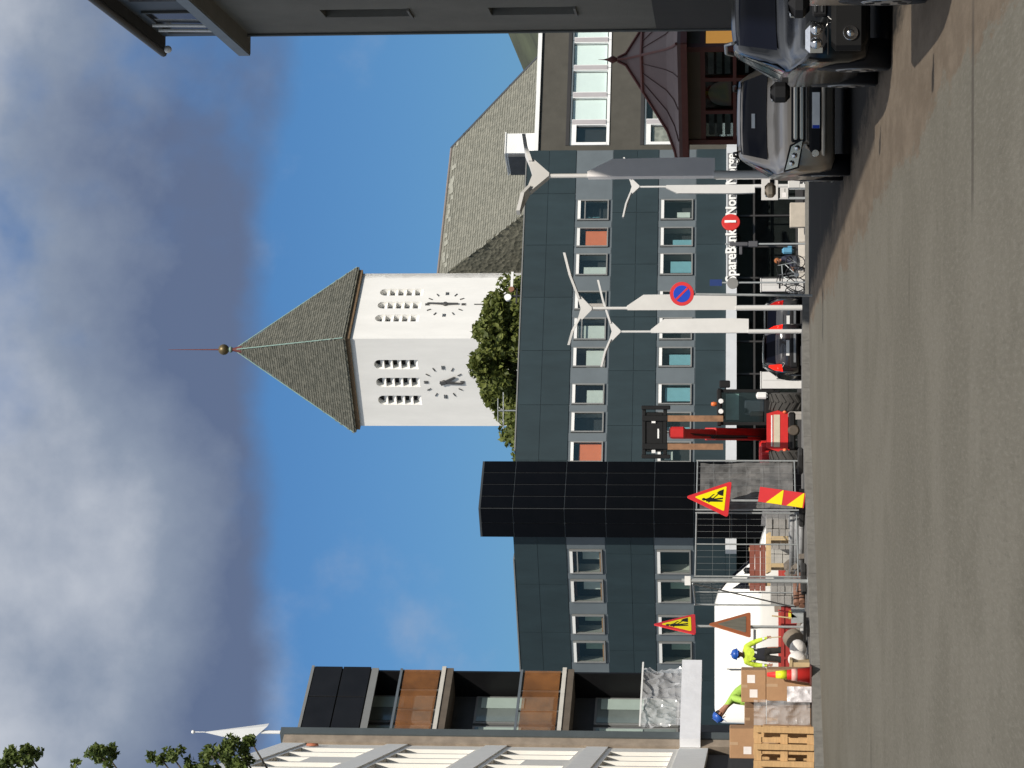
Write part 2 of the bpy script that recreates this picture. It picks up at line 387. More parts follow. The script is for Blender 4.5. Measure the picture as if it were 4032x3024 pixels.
def window(fr, x0, x1, z0, z1, blind=None, depth=.75, sash=False):
    w, h = x1 - x0, z1 - z0; a = radians(fr.deg)
    wo_ = winmesh(w, h); 
    if sash: wo_.box(w * .055, w * .945, 0.0, .05, h * .74, h * .74 + .045)
    ob = wo_.o('window', FRM, main, rel(fr.w(x0, 0, z0)), a)
    MB().box(.05, w - .05, -.045, -.031, h - .135, h - .02).o('head_flashing', WHT, ob)
    MB().box(.055, w - .055, .02, .032, .055, h - .055).o('pane', GLS, ob)
    rv = MB(); rv.add([(0, .07, 0), (w, .07, 0), (w, .07, h), (0, .07, h), (-.25, depth, -.02), (w + .25, depth, -.02), (w + .25, depth, h), (-.25, depth, h)],
                      [(0, 4, 5, 1), (1, 5, 6, 2), (2, 6, 7, 3), (3, 7, 4, 0)])
    rv.o('reveal', INT, ob)
    MB().box(-.25, w + .25, depth + .01, depth + .05, -.02, h).o('room', DARK, ob)
    if blind:
        for (c, bx0, bx1, bz0, bz1, dy) in blind:
            MB().box(w * bx0, w * bx1, dy, dy + .012, h * bz0, h * bz1).o('blind', BL[c], ob)
    return ob
def bands(fr, xa, xb, cols, blinds):
    a = radians(fr.deg); lo, hi = min(xa, xb), max(xa, xb)
    holes = [(x0, x1, z0, z1) for x0, x1 in cols for z0, z1 in ((Z1B + .13, Z1T - .1), (Z2B + .12, Z2T - .1))]
    wl = wall_holes(lo, hi, ZF1, ZR - .02, holes, .07); wl.o('wall', SPAN, main, rel(fr.w(0, -.055, 0)), a)
    k = 0
    for r_, (z0, z1) in enumerate(((Z1B + .13, Z1T - .1), (Z2B + .12, Z2T - .1))):
        for i, (x0, x1) in enumerate(cols):
            window(fr, x0 + .01, x1 - .01, z0 + .01, z1 - .01, blinds[r_][i], sash=(r_ == 0 and i in (0, 4)))
    # dark cladding panels, each on its own
    def row(z0, z1, wd, off):
        x = lo - off
        while x < hi - .02:
            p0, p1 = max(lo, x), min(hi, x + wd)
            if p1 - p0 > .05: MB().box(p0 + .007, p1 - .007, -.04, 0, z0 + .007, z1 - .007).o('cladding_panel', CLAD, main, rel(fr.w(0, -.0545, 0)), a)
            x += wd
    m1 = (ZR + Z1T) / 2 + .1; m2 = (Z1B + Z2T) / 2 - .05
    row(m1, ZR, 2.4, .4); row(Z1T, m1, 2.4, .4); row(m2, Z1B, 2.4, 1.3); row(Z2T, m2, 2.4, 1.3); row(ZF1, Z2B, 2.4, .4)
    # pale panels between the windows
    for z0, z1 in ((Z1B, Z1T), (Z2B, Z2T)):
        c = sorted(cols); es = [lo] + [v for p in c for v in p] + [hi]
        for i in range(0, len(es), 2):
            if es[i + 1] - es[i] > .2:
                MB().box(es[i] + .012, es[i + 1] - .012, -.018, 0, z0 + .02, z1 - .02).o('spandrel_panel', SPAN, main, rel(fr.w(0, -.0545, 0)), a)
def cc(fr, lst): return [(min(q), max(q)) for q in [(fr.lx(3024 - a_, 2320), fr.lx(3024 - b_, 2320)) for a_, b_ in lst]]
rc = cc(RW, [(786, 868), (895, 973), (998, 1085), (1145, 1220), (1250, 1339), (1366, 1446), (1510, 1593), (1621, 1703), (1737, 1821)])
ob_ = lambda: [('orange', .18, .97, 0.0, .74, .22)]
tl_ = lambda: [('teal', .2, .72, .02, .68, .2)]
wb_ = lambda z=.62, a=.05, b=.95: [('white', a, b, 0, z, .25)]
r1 = [[('teal', .3, .32, .3, .75, .3)], [('orange', .12, .92, .05, .72, .2)], [('white', 0.02, .45, .02, .75, .16)], [('pink', .05, .5, .1, .95, .3)], wb_(.97, .1, .75), wb_(.6), wb_(.55, .05, .8), [], ob_()]
r2 = [[('white', .3, .55, .1, .5, .35)], [('teal', .06, .45, .02, .62, .2)], tl_(), [], [], tl_(), [('teal', .25, .9, .02, .8, .2), ('white', .05, .2, .05, .6, .3)], [('teal', .1, .4, .05, .9, .3)], [('white', .3, .7, .55, .8, .4)]]
bands(RW, -1.2, 14.87, rc, (r1, r2))
lc = cc(LW, [(2165, 2259), (2283, 2372), (2421, 2497), (2525, 2610), (2672, 2752), (2790, 2872)])
gb = lambda: [('green', .3, .75, .0, .62, .5)]
wd = lambda: [('wood', .0, 1, 0.0, .09, .12), ('maroon', .02, .98, .82, .99, .3)]
l1 = [[('white', .3, .8, 0.1, .62, .5)] + wd(), [('white', .25, .75, 0.1, .62, .5)] + wd(), gb() + wd(), gb() + wd(), [], []]
l2 = [[], gb(), [('white', .0, .3, .0, .8, .5)], gb(), [], []]
bands(LW, -14, 1.0, lc, (l1, l2))
# body behind the skins, roof, parapet capping
BODY = mat('roof felt', (.05, .052, .055), .95, .2)
def body(fr, lo, hi):
    a = radians(fr.deg)
    MB().box(lo, hi, 1.6, 9, ZG, ZR - .1).o('core_wall', DARK, main, rel(fr.w(0, 0, 0)), a)
    MB().box(lo, hi, .02, 9.0, ZR - .09, ZR - .02).o('roof', BODY, main, rel(fr.w(0, 0, 0)), a)
    MB().box(lo, hi, -.012, .45, ZR + .002, ZR + .05).o('parapet_cap', FRM, main, rel(fr.w(0, -.0, 0)), a)
body(RW, 1.2, 14.84); body(LW, -14, -1.2)
# ground floor: white fascia, recessed shopfront of panes and mullions
FASC = mat('white fascia', (.56, .58, .60), .5, .05)
MB().box(-3, 14.85, -.16, .3, ZF0, ZF1 - .004).o('fascia', FASC, main, rel(RW.w(0, 0, 0)), radians(RW.deg))
MB().box(-14, 1.5, -.1, .3, ZF0, ZF1 - .004).o('fascia', CLAD, main, rel(LW.w(0, 0, 0)), radians(LW.deg))
ALU = mat('dark bronze mullion', (.035, .033, .032), .5, .1)
for fr, lo, hi in ((RW, -1, 14.8), (LW, -13.8, .6)):
    a = radians(fr.deg); nn = int((hi - lo) / 1.32); st = (hi - lo) / nn
    MB().box(lo, hi, .5, 1.5, ZF0 + .02, ZF0 + .08).o('soffit', ALU, main, rel(fr.w(0, 0, 0)), a)
    MB().box(lo, hi, 1.3, 1.55, ZG, ZF0 + .02).o('back_wall', mat('shop interior', (.055, .055, .052), .9, .35, 1.2), main, rel(fr.w(0, 0, 0)), a)
    MB().box(lo, hi, .42, .5, ZG, ZG + .32).o('plinth', ALU, main, rel(fr.w(0, 0, 0)), a)
    MB().box(lo, hi, .425, .49, 1.05, 1.13).o('transom', ALU, main, rel(fr.w(0, 0, 0)), a)
    for i in range(nn + 1):
        MB().box(-.035, .035, .41, .51, ZG + .322, ZF0 - .002).o('mullion', ALU, main, rel(fr.w(lo + i * st, 0, 0)), a)
        if i < nn:
            MB().box(.035, st - .035, .455, .465, ZG + .322, 1.05).o('pane', GLD, main, rel(fr.w(lo + i * st, 0, 0)), a)
            MB().box(.035, st - .035, .455, .465, 1.13, ZF0).o('pane', GLD, main, rel(fr.w(lo + i * st, 0, 0)), a)
# lettering on the fascia: white channel letters on grey painted for the shading between them, red roundel
LET = mat('white letter', (.86, .86, .83), .4, .02); REDS = mat('sign red', (.62, .035, .03), .4, .03)
sg = RW.lx(1905, 2878); se = RW.lx(2408, 2878); r0, r1_ = RW.lx(2503, 2878), 0
ar = radians(RW.deg); zc_ = (ZF0 + ZF1) / 2
MB().box(sg - .1, se + .05, -.2, -.162, ZF0 + .05, ZF1 - .05).o('letter_shading', mat('letter shading grey', (.17, .175, .18), .6, .1), main, rel(RW.w(0, 0, 0)), ar)
def lettering(txt, xa, xb, sz):
    me = textmesh(txt, sz, .05, LET, .012)
    xs_ = [v.co.x for v in me.vertices]; w = max(xs_) - min(xs_); k = (xb - xa) / w; x0 = min(xs_)
    for v in me.vertices: v.co.x = xa + (v.co.x - x0) * k
    put('lettering', me, main, rel(RW.w(0, .235, zc_)), ar)
lettering('SpareBank', sg, RW.lx(2112, 2878), .60); lettering('Nord-Norge', RW.lx(2166, 2878), se, .60)
rx = RW.lx(2137, 2878)
MB().lathe([(.36, -.30), (.38, -.27), (.38, -.21)], 28, 'y').o('sign_roundel', REDS, main, rel(RW.w(rx, 0, zc_ + .02)), ar)
put('lettering', textmesh('1', .62, .03, LET, .02), main, rel(RW.w(rx, .33, zc_ + .02)), ar)
# the prow-shaped black glazed stair tower
PV = mat('black glass panel', (.003, .0026, .003), .25, .3, 1.2, spec=.14); COREF = mat('tower mullion', (.045, .05, .054), .5, .08)
pr = Vector((-4.82, 98.0, 0)); prr = Vector((-3.05, 99.72, 0)); prl = Vector((-5.97, 98.79, 0)); ZT = 11.71
cz = [ZG] + [at(1023, v, 98).z for v in (3070, 2880, 2731, 2573, 2383, 2220, 2017)] + [ZT]
mb = MB(); bk = [(prr + Vector((-.5, 3.4, 0))), (prl + Vector((1.0, 3.4, 0)))]
ring = [pr, prr, *bk, prl]
mb.prism([(p.x - main.location.x, p.y - main.location.y) for p in ring], ZG - main.location.z, ZT - main.location.z, 'z')
tw = mb.o('stair_tower', COREF, main)
def facepanels(A, B, ncol):
    d = (B - A); Ln = d.length; a = atan2(d.y, d.x); nrm = Vector((sin(a), -cos(a), 0))
    if nrm.y > 0: nrm = -nrm
    for i in range(ncol):
        for j in range(len(cz) - 1):
            p = A + d * (i / ncol); w = Ln / ncol
            q = MB().cbox(.018, w - .018, -.02, .02, .02, cz[j + 1] - cz[j] - .02, .006)
            q.o('glass_panel', PV, tw, rel(Vector((p.x, p.y, cz[j])) + nrm * .012), a)
facepanels(pr, prr, 4); facepanels(prl, pr, 2)
MB().prism([(p.x * 1.0 - main.location.x, p.y - main.location.y) for p in ring], ZT + .002 - main.location.z, ZT + .06 - main.location.z, 'z').o('roof_cap', COREF, tw)
# roof gear
def roofgear():
    g = thing('rooftop_antenna', 'thin grey twin-mast aerial standing before the tree on the office roof', 'antenna', RW.w(3.6, -1.5, ZR - .02))
    A = mat('galvanised steel', (.32, .34, .34), .45, .15, 8, metal=.4)
    MB().tube([(0, 0, 0), (0, 0, .95)], .03).o('mast', A, g)
    MB().tube([(-.75, 0, .72), (.75, 0, .72)], .022).o('crossbar', A, g); MB().tube([(-.45, .1, .95), (.5, .1, .95)], .02).o('crossbar', A, g)
    for i in range(5): MB().tube([(-.6 + i * .3, -.2, .72), (-.6 + i * .3, .2, .72)], .012, 6).o('element', A, g)
    p = RW.w(8.6, -1.1, ZR - .02)
    g = thing('rooftop_floodlight', 'white floodlight on a black bracket at the office roof edge under the tower', 'floodlight', p, radians(30))
    MB().box(-.03, .03, -.03, .03, 0, .55).o('post', ALU, g); MB().box(-.35, .35, -.04, .04, .3, .36).o('bracket', ALU, g)
    MB().lathe([(.04, .12), (.11, .06), (.15, -.12)], 14, 'y', (-.15, -.05, .68)).o('lamp_head', WHT, g)
    MB().lathe([(.04, .12), (.08, .06), (.12, -.1)], 14, 'y', (.25, -.05, .55)).o('lamp_head', mat('rusty lamp', (.25, .12, .07), .7), g)
    MB().box(.3, 1.15, -.06, .0, .5, .6).o('cable_tray', WHT, g)
roofgear()

# ================================================================== GREY-BROWN BUILDING TO THE RIGHT
GB = Frame(*RW.w(0, -.35).xy, 24.4)
gx0 = 14.95
grey = thing('office_building', 'brown-grey rendered block with strips of bright white framed windows', 'building', GB.w(gx0, 0, ZG))
GREN = mat('brown grey render', (.076, .072, .060), .92, .14, 1.6, .25, 50)
WH2 = mat('white window frame', (.80, .81, .80), .5, .03)
def grel(x, out, z): return GB.w(x, out, z) - grey.location
ag = radians(GB.deg)
gzv = lambda v: GB.z(2500, v)
rows = [(gzv(2400), gzv(2243)), (gzv(2680), gzv(2536)), (gzv(2970), gzv(2830))]
ed = [3024 - t for t in (574, 484, 376, 269, 160, 52, -56, -164)]
xs_ = [GB.lx(u, 2320) for u in ed]
ex0, ex1 = xs_[0], xs_[-1]
wall_holes(gx0, 26, ZG, gzv(2122), [(ex0, ex1, a_, b_) for a_, b_ in rows], .25).o('wall', GREN, grey, grel(0, 0, 0), ag)
MB().box(gx0 - .02, 26.2, -.12, .6, gzv(2122) + .003, gzv(2106)).o('fascia', WH2, grey, grel(0, 0, 0), ag)
MB().box(gx0 + .05, 26, .62, 9, gzv(2122), gzv(2122) + .08).o('roof', BODY, grey, grel(0, 0, 0), ag)
MB().box(gx0 + .02, 26, 1.6, 9, ZG, gzv(2122) - .01).o('core_wall', DARK, grey, grel(0, 0, 0), ag)
WB = mat('bright roller blind', (.80, .84, .83), .8, .02)
BRK = mat('reflected stone wall', (.30, .28, .25), .8, .5, 3.0)  # reflection painted as colour on panels behind the second-row panes
for r_, (z0, z1) in enumerate(rows):
    MB().box(ex0 + .01, ex1 - .01, .34, .36, z0, z1).o('room', DARK, grey, grel(0, 0, 0), ag)
    MB().box(ex0 + .01, ex1 - .01, -.03, -.002, z1 + .01, z1 + .16).o('shadow_gap', ALU, grey, grel(0, 0, 0), ag)
    for i in range(len(xs_) - 1):
        a_, b_ = xs_[i] + .01, xs_[i + 1] - .01; h = z1 - z0; w = b_ - a_
        f_ = MB(); tk = .13
        f_.box(0, w, -.05, .1, 0.005, tk).box(0, tk, -.06, .1, tk, h - .09).box(w - tk, w, -.06, .1, tk, h - .09)
        if i == 0: f_.box(tk, w - tk, -.055, .1, h - .28, h - .09)
        ob = f_.o('window', WH2, grey, grel(a_, 0, z0), ag)
        MB().box(0, w, -.02, .1, h - .085, h - .02).o('transom', SPAN, ob)
        MB().box(tk, w - tk, .05, .06, tk, h - .09).o('pane', GLS, ob)
        MB().box(tk + .03, w - tk - .03, -.072, -.062, tk, h - .1).o('mullion_cover', WH2, ob) if False else None
        if r_ == 0 and i > 0: MB().box(tk + .02, w - tk - .02, .12, .135, tk + .05, h - .1).o('blind', WB, ob)
        elif r_ == 1: MB().box(tk + .02, w - tk - .02, .12, .135, tk + .02, h - .35).o('painted_reflection', BRK, ob)
    for i in range(1, len(xs_) - 1):       # grey cover strip between paired frames
        MB().box(xs_[i] - .1, xs_[i] + .1, -.085, -.065, z0 + .15, z1 - .1).o('cover_strip', mat('cover strip', (.42, .40, .41), .6, .05), grey, grel(0, 0, 0), ag)
MB().box(gx0 + .03, 17.2, -.16, -.01, ZF0, ZF1 - .01).o('fascia', FASC, grey, grel(0, 0, 0), ag)
p0, p1 = GB.lx(3024 - 586, 2000), GB.lx(3024 - 492, 2000)
vb = thing('roof_ventilation_box', 'white boxed roof ventilator above the brown-grey block', 'ventilator', GB.w((p0 + p1) / 2, -1.4, gzv(2122) + .08), ag)
MB().box(-.5, .45, -.9, .9, 0, 1.35).o('casing', WHT, vb); MB().box(-.62, -.51, -.8, .8, .1, 1.25).o('louvre_panel', mat('dark louvre', (.06, .065, .07), .6, .2), vb)
MB().box(-.55, .5, -.95, .95, 1.352, 1.4).o('lid', WHT, vb)

# ================================================================== CHURCH
ch = thing('church', 'white rendered church tower with slate pyramid roof and clock faces, slate nave behind', 'church', (2.63, 146.0, -.95))
REN = mat('white lime render', (.85, .84, .805), .9, .07, .6, .15, 20, stretch=(1, 1, .3))
def slate_mat():
    m = bpy.data.materials.new('church slate'); m.use_nodes = True; t = m.node_tree; b = t.nodes['Principled BSDF']
    tcn = t.nodes.new('ShaderNodeTexCoord'); mp = t.nodes.new('ShaderNodeMapping'); t.links.new(tcn.outputs['Object'], mp.inputs[0])
    v = t.nodes.new('ShaderNodeTexVoronoi'); v.inputs['Scale'].default_value = 4.2; v.inputs['Randomness'].default_value = .9; t.links.new(mp.outputs[0], v.inputs['Vector'])
    rp = t.nodes.new('ShaderNodeValToRGB'); t.links.new(v.outputs['Color'], rp.inputs[0])
    rp.color_ramp.elements[0].color = (.105, .106, .084, 1); rp.color_ramp.elements[1].color = (.21, .205, .165, 1); rp.color_ramp.elements[0].position = .15; rp.color_ramp.elements[1].position = .95
    n = t.nodes.new('ShaderNodeTexNoise'); n.inputs['Scale'].default_value = .35; n.inputs['Detail'].default_value = 8; t.links.new(mp.outputs[0], n.inputs['Vector'])
    r2_ = t.nodes.new('ShaderNodeValToRGB'); t.links.new(n.outputs[0], r2_.inputs[0]); r2_.color_ramp.elements[0].color = (.75, .72, .66, 1); r2_.color_ramp.elements[1].color = (1.12, 1.12, 1.08, 1)
    mm = t.nodes.new('ShaderNodeMix'); mm.data_type = 'RGBA'; mm.blend_type = 'MULTIPLY'; mm.inputs[0].default_value = 1
    t.links.new(rp.outputs[0], mm.inputs[6]); t.links.new(r2_.outputs[0], mm.inputs[7]); t.links.new(mm.outputs[2], b.inputs['Base Color'])
    b.inputs['Roughness'].default_value = .7
    bp = t.nodes.new('ShaderNodeBump'); bp.inputs['Strength'].default_value = .6; bp.inputs['Distance'].default_value = .08
    t.links.new(v.outputs['Distance'], bp.inputs['Height']); t.links.new(bp.outputs[0], b.inputs['Normal']); MATS['slate'] = m; return m
SLT = slate_mat(); COP = mat('verdigris copper', (.20, .30, .26), .6, .2); RST = mat('dark red flashing', (.16, .045, .04), .7)
TS = 6.5; ZW = 25.2           # side; wall height above the root
aL, aR = radians(-38), radians(52)
CK = mat('clock black', (.07, .068, .066), .5, .1)
def tface(rz, loc, hands, extra=False):
    # local x 0..TS along the face, outward -y
    cen = [.30, .505, .708] if rz == aL else [.31, .507, .706]
    zt, zb = ZW - 1.25, ZW - 3.85
    if rz == aR: pass
    hs = [(c * TS - .34, c * TS + .34, zb, zt) for c in cen]
    wb = wall_holes(0, TS, 0, ZW, hs, .45, back=False)
    for c in cen:                                    # rounded heads
        for sgn in (-1, 1):
            pl = [(c * TS + sgn * .34, zt), (c * TS, zt)] + [(c * TS + sgn * .34 * sin(q), zt - .34 + .34 * cos(q)) for q in [pi / 2 * k / 5 for k in range(1, 6)]]
            wb.prism(pl, 0.001, .44)
    w_ = wb.o('tower_wall', REN, ch, loc, rz)
    for c in cen:
        MB().box(c * TS - .34, c * TS + .34, .46, .5, zb, zt).o('opening_shade', DARK, w_)
        for k in range(5):
            z = zb + .02 + k * .5
            MB().add([(c * TS - .335, .06, z), (c * TS + .335, .06, z), (c * TS + .335, .4, z + .27), (c * TS - .335, .4, z + .27), (c * TS - .335, .4, z), (c * TS + .335, .4, z)],
                     [(0, 1, 2, 3), (0, 4, 5, 1), (0, 3, 4), (1, 5, 2)]).o('louvre', REN, w_)
    cx, czz = .51 * TS, ZW - 5.28
    for k in range(12):
        a = k * pi / 6; big = k % 3 == 0
        for dx in ((-.055, .055) if big else (0,)):
            mb = MB().box(-.024 + dx, .024 + dx, -.05, -.004, .95, 1.20)
            mb.xf(Matrix.Translation((cx, 0, czz)) @ Matrix.Rotation(a, 4, 'Y')); mb.o('hour_mark', CK, w_)
    for a, l, t_ in hands:
        mb = MB().prism([(-t_ * 1.6, -.25), (t_ * 1.6, -.25), (t_, l * .9), (0, l), (-t_, l * .9)], -.09 - t_ * .2, -.055 - t_ * .2)
        mb.xf(Matrix.Translation((cx, 0, czz)) @ Matrix.Rotation(a, 4, 'Y')); mb.o('clock_hand', CK, w_)
    MB().lathe([(.13, -.13), (.15, -.1), (.15, -.01)], 12, 'y', (cx, 0, czz)).o('clock_hub', CK, w_)
    if extra: MB().box(cx - .03, cx + .03, -.04, -.002, czz - 2.7, czz - 1.7).o('wall_bracket', CK, w_)
tface(aL, Vector((-cos(aL), -sin(aL), 0)) * TS, [(radians(150), .82, .075), (radians(184), 1.15, .06)])
tface(aR, Vector((0, 0, 0)), [(radians(180), .8, .06), (radians(4), 1.1, .05)], True)
ctr = Vector((-cos(aL), -sin(aL), 0)) * TS / 2 + Vector((cos(aR), sin(aR), 0)) * TS / 2
mb = MB(); mb.box(-TS / 2 + .5, TS / 2 - .5, -TS / 2 + .5, TS / 2 - .5, 0, ZW - .02); mb.o('tower_core', DARK, ch, ctr, aL)
MB().box(-TS / 2 + .01, TS / 2 - .0, TS / 2 - .5, TS / 2, 0, ZW).o('tower_wall', REN, ch, ctr, aL)
MB().box(-TS / 2, -TS / 2 + .5, -TS / 2 + .01, TS / 2 - .5, 0, ZW).o('tower_wall', REN, ch, ctr, aL)
hw = TS / 2 + .28; zap = 31.9 + .95
MB().box(-hw + .12, hw - .12, -hw + .12, hw - .12, ZW + .003, ZW + .22).o('eaves_board', mat('eaves wood', (.18, .115, .06), .8, .2), ch, ctr, aL)
mb = MB(); mb.add([(-hw, -hw, ZW + .225), (hw, -hw, ZW + .225), (hw, hw, ZW + .225), (-hw, hw, ZW + .225), (-hw, -hw, ZW + .34), (hw, -hw, ZW + .34), (hw, hw, ZW + .34), (-hw, hw, ZW + .34), (0, 0, zap)],
                  [(0, 3, 2, 1), (0, 1, 5, 4), (1, 2, 6, 5), (2, 3, 7, 6), (3, 0, 4, 7), (4, 5, 8), (5, 6, 8), (6, 7, 8), (7, 4, 8)])
rf = mb.o('spire_roof', SLT, ch, ctr, aL)
for sx_, sy_ in ((1, -1), (-1, -1), (1, 1)):
    MB().tube([(sx_ * hw, sy_ * hw, ZW + .36), (sx_ * .1, sy_ * .1, zap - .1)], .035, 6).o('ridge_flashing', COP, rf)
def slates(name, poly, par, seed, m, w0=.21, rh=.165):
    random.seed(seed); poly = [Vector(p) for p in poly]; u = (poly[1] - poly[0]).normalized(); nn = u.cross(poly[2] - poly[0]).normalized(); v = nn.cross(u)
    if v.z < 0: v = -v
    if nn.y > 0 and abs(nn.y) > .2 or nn.z < 0: nn = -nn if nn.z < 0 else nn
    P2 = [((p - poly[0]).dot(u), (p - poly[0]).dot(v)) for p in poly]
    def inside(x, y):
        c = False; n_ = len(P2)
        for i in range(n_):
            (xa, ya), (xb, yb_) = P2[i], P2[i - 1]
            if (ya > y) != (yb_ > y) and x < (xb - xa) * (y - ya) / (yb_ - ya) + xa: c = not c
        return c
    mb_ = MB(); y = 0.0; ymax = max(p[1] for p in P2); xmin, xmax = min(p[0] for p in P2), max(p[0] for p in P2)
    vs, fs = [], []
    while y < ymax:
        x = xmin - random.random() * w0
        while x < xmax:
            w = w0 * random.uniform(.75, 1.35)
            if inside(x + w / 2, y + rh * .5):
                a_ = poly[0] + u * x + v * (y - .03 + random.uniform(-.025, .02)) + nn * (.035 + random.uniform(0, .018)); b2 = poly[0] + u * (x + w - .008) + v * (y - .03 + random.uniform(-.025, .02)) + nn * (.035 + random.uniform(0, .018))
                c2 = poly[0] + u * (x + w - .008) + v * (y + rh) + nn * .012; d2 = poly[0] + u * x + v * (y + rh) + nn * .012; k = len(vs); vs += [a_, b2, c2, d2]; fs.append((k, k + 1, k + 2, k + 3))
            x += w
        y += rh
    mb_.add(vs, fs); ob = mb_.o(name, m, par); ob['kind'] = 'stuff'; return ob
SLI = leafmat('slate pieces', (.115, .117, .095), (.19, .187, .152)); SLN = leafmat('nave slate pieces', (.235, .235, .195), (.315, .31, .258)); 
for q in ((-hw, -hw, hw, -hw), (hw, -hw, hw, hw)):
    slates('roof_slates', [(q[0], q[1], ZW + .35), (q[2], q[3], ZW + .35), (0, 0, zap)], rf, int(q[0] * 10 + q[3]) + 77, SLI)
fn = MB().lathe([(.30, zap - .75), (.22, zap - .3), (.10, zap + .15), (.14, zap + .25)], 10); fn.o('finial_base', RST, rf)
MB().lathe([(.14, zap + .2), (.2, zap + .3), (.1, zap + .42)], 12).o('finial_collar', COP, rf)
MB().ball((0, 0, zap + .72), .33, 10).o('finial_ball', mat('aged brass', (.13, .10, .05), .45, .3, metal=.6), rf)
MB().tube([(0, 0, zap + 1.0), (0, 0, zap + 4.1)], .045, 6, .012).o('finial_spike', RST, rf)
# nave: a long slate roof running back behind the tower
na, nb = at(1965, 1727, 154), at(2440, 1785, 161)
dr = (nb - na); dr.z = 0; drn = dr.normalized(); fr_ = Vector((drn.y, -drn.x, 0)); ez = 9.3
a0 = na - drn * 1.0; zr_ = na.z
hipend = at(2700, 2180, 163.5)
P = [Vector((*a0.xy, zr_)), Vector((*nb.xy, zr_)), Vector((*(nb + drn * 7.2 + fr_ * 8.2).xy, ez)), Vector((*(a0 + fr_ * 8.2 + drn * 3.0).xy, ez)), Vector((*(nb + drn * 7.2 - fr_ * 8.2).xy, ez)), Vector((*(a0 - fr_ * 8.2).xy, ez))]
mb = MB(); mb.add([p - ch.location for p in P], [(0, 3, 2, 1), (1, 2, 4), (0, 1, 4, 5), (0, 5, 3), (2, 3, 5, 4)]); nv = mb.o('nave_roof', SLT, ch)
MB().tube([P[0] - ch.location, P[1] - ch.location], .09, 6).o('ridge_tile', mat('ridge zinc', (.2, .17, .15), .6), nv)
MB().tube([P[1] - ch.location + Vector((0, 0, .02)), P[2] - ch.location + Vector((0, 0, .02))], .1, 6).o('hip_flashing', mat('dark zinc', (.03, .035, .045), .6), nv)
slates('roof_slates', [p - ch.location for p in (P[3], P[2], P[1], P[0])], nv, 5, SLN, .25, .2); slates('roof_slates', [p - ch.location for p in (P[2], P[4], P[1])], nv, 6, SLN, .25, .2)
for i in range(26):                              # lighter ridge slates with moss and droppings
    t_ = random.random(); p = P[0].lerp(P[1], t_) + (P[3] - P[0]).normalized() * random.uniform(.2, .75)
    q = MB().box(-.2, .2, -.006, .006, -.1, .1); q.xf(Matrix.Rotation(atan2(drn.y, drn.x), 4, 'Z') @ Matrix.Rotation(radians(-37), 4, 'X'))
    q.o('ridge_slate', mat('pale slate', (.29, .29, .245), .8, .2), nv, p - ch.location + fr_ * .03 + Vector((0, 0, .04)))
wl = [(p - ch.location).xy for p in (P[3] - fr_ * .6, P[2] - fr_ * .6 - drn * .6, P[4] + fr_ * .6 - drn * .6, P[5] + fr_ * .6)]
MB().prism([tuple(p) for p in wl], 0, ez + .9, 'z').o('nave_wall', REN, ch)
# ================================================================== RIGHT-HAND BUILDING (shaded side, oversailing eaves)
RBL = thing('office_building', 'tall shaded grey rendered block with slit windows and deep eaves', 'building', (rb.O.x, rb.O.y, 0), RA)
GRY = mat('grey green render', (.150, .146, .128), .95, .18, .5, .35, 45); PLI = mat('dark plinth render', (.032, .030, .028), .9, .15, 1.0, .2, 40)
sx0, sx1 = rb.lx(2966, 2090), rb.lx(2996, 2090); sx0, sx1 = min(sx0, sx1), max(sx0, sx1)
slots = []
zlo = [(rb.z(2980, 2262), rb.z(2980, 1928)), (rb.z(2980, 1606), rb.z(2980, 1262))]
for k in range(9):
    for z0, z1 in zlo: slots.append((sx0 + k * 3.1, sx1 + k * 3.1, z0, z1))
wall_holes(0, 34, 3.3, 11.6, slots, .3).o('wall', GRY, RBL)
for a_, b_, z0, z1 in slots:
    f_ = MB().box(a_ + .005, b_ - .005, .2, .28, z0 + .004, z0 + .06).box(a_ + .005, b_ - .005, .2, .28, z1 - .06, z1 - .004).box(a_ + .005, a_ + .06, .2, .28, z0 + .06, z1 - .06).box(b_ - .06, b_ - .005, .2, .28, z0 + .06, z1 - .06)
    ob = f_.o('window', mat('bronze frame', (.05, .05, .045), .6), RBL)
    MB().box(a_ + .06, b_ - .06, .23, .24, z0 + .06, z1 - .06).o('pane', GLD, ob)
    MB().box(a_, b_, .305, .32, z0, z1).o('room', DARK, ob)
    MB().box(a_ - .03, b_ + .03, -.05, .19, z0 - .05, z0 - .003).o('sill', mat('stone sill', (.14, .135, .12), .8), ob)
MB().box(.001, 34, -.02, .3, 0, 3.295).o('plinth', PLI, RBL)
MB().box(0.0, 34, .33, 9, 0, 11.6).o('core_wall', DARK, RBL)
MB().box(-.02, 0.0, -.015, 9, 0, 11.6).o('end_wall', GRY, RBL)
sl_ = MB().box(-.28, 34, -.36, 9.2, 11.605, 11.86).o('eaves_slab', mat('weathered concrete', (.20, .19, .165), .95, .15, 1.2, .3, 30), RBL)
MB().box(-.31, 34, -.39, -.362, 11.62, 11.85).o('fascia', mat('zinc fascia', (.16, .17, .17), .5, .15), sl_)
MB().box(-.31, -.281, -.36, 3, 11.62, 11.85).o('fascia', MATS['zinc fascia'], sl_)
MB().box(.02, 34, -.03, 9, 11.862, 13.36).o('upper_wall', mat('upper cladding', (.065, .072, .082), .6, .15, 1.5), RBL)
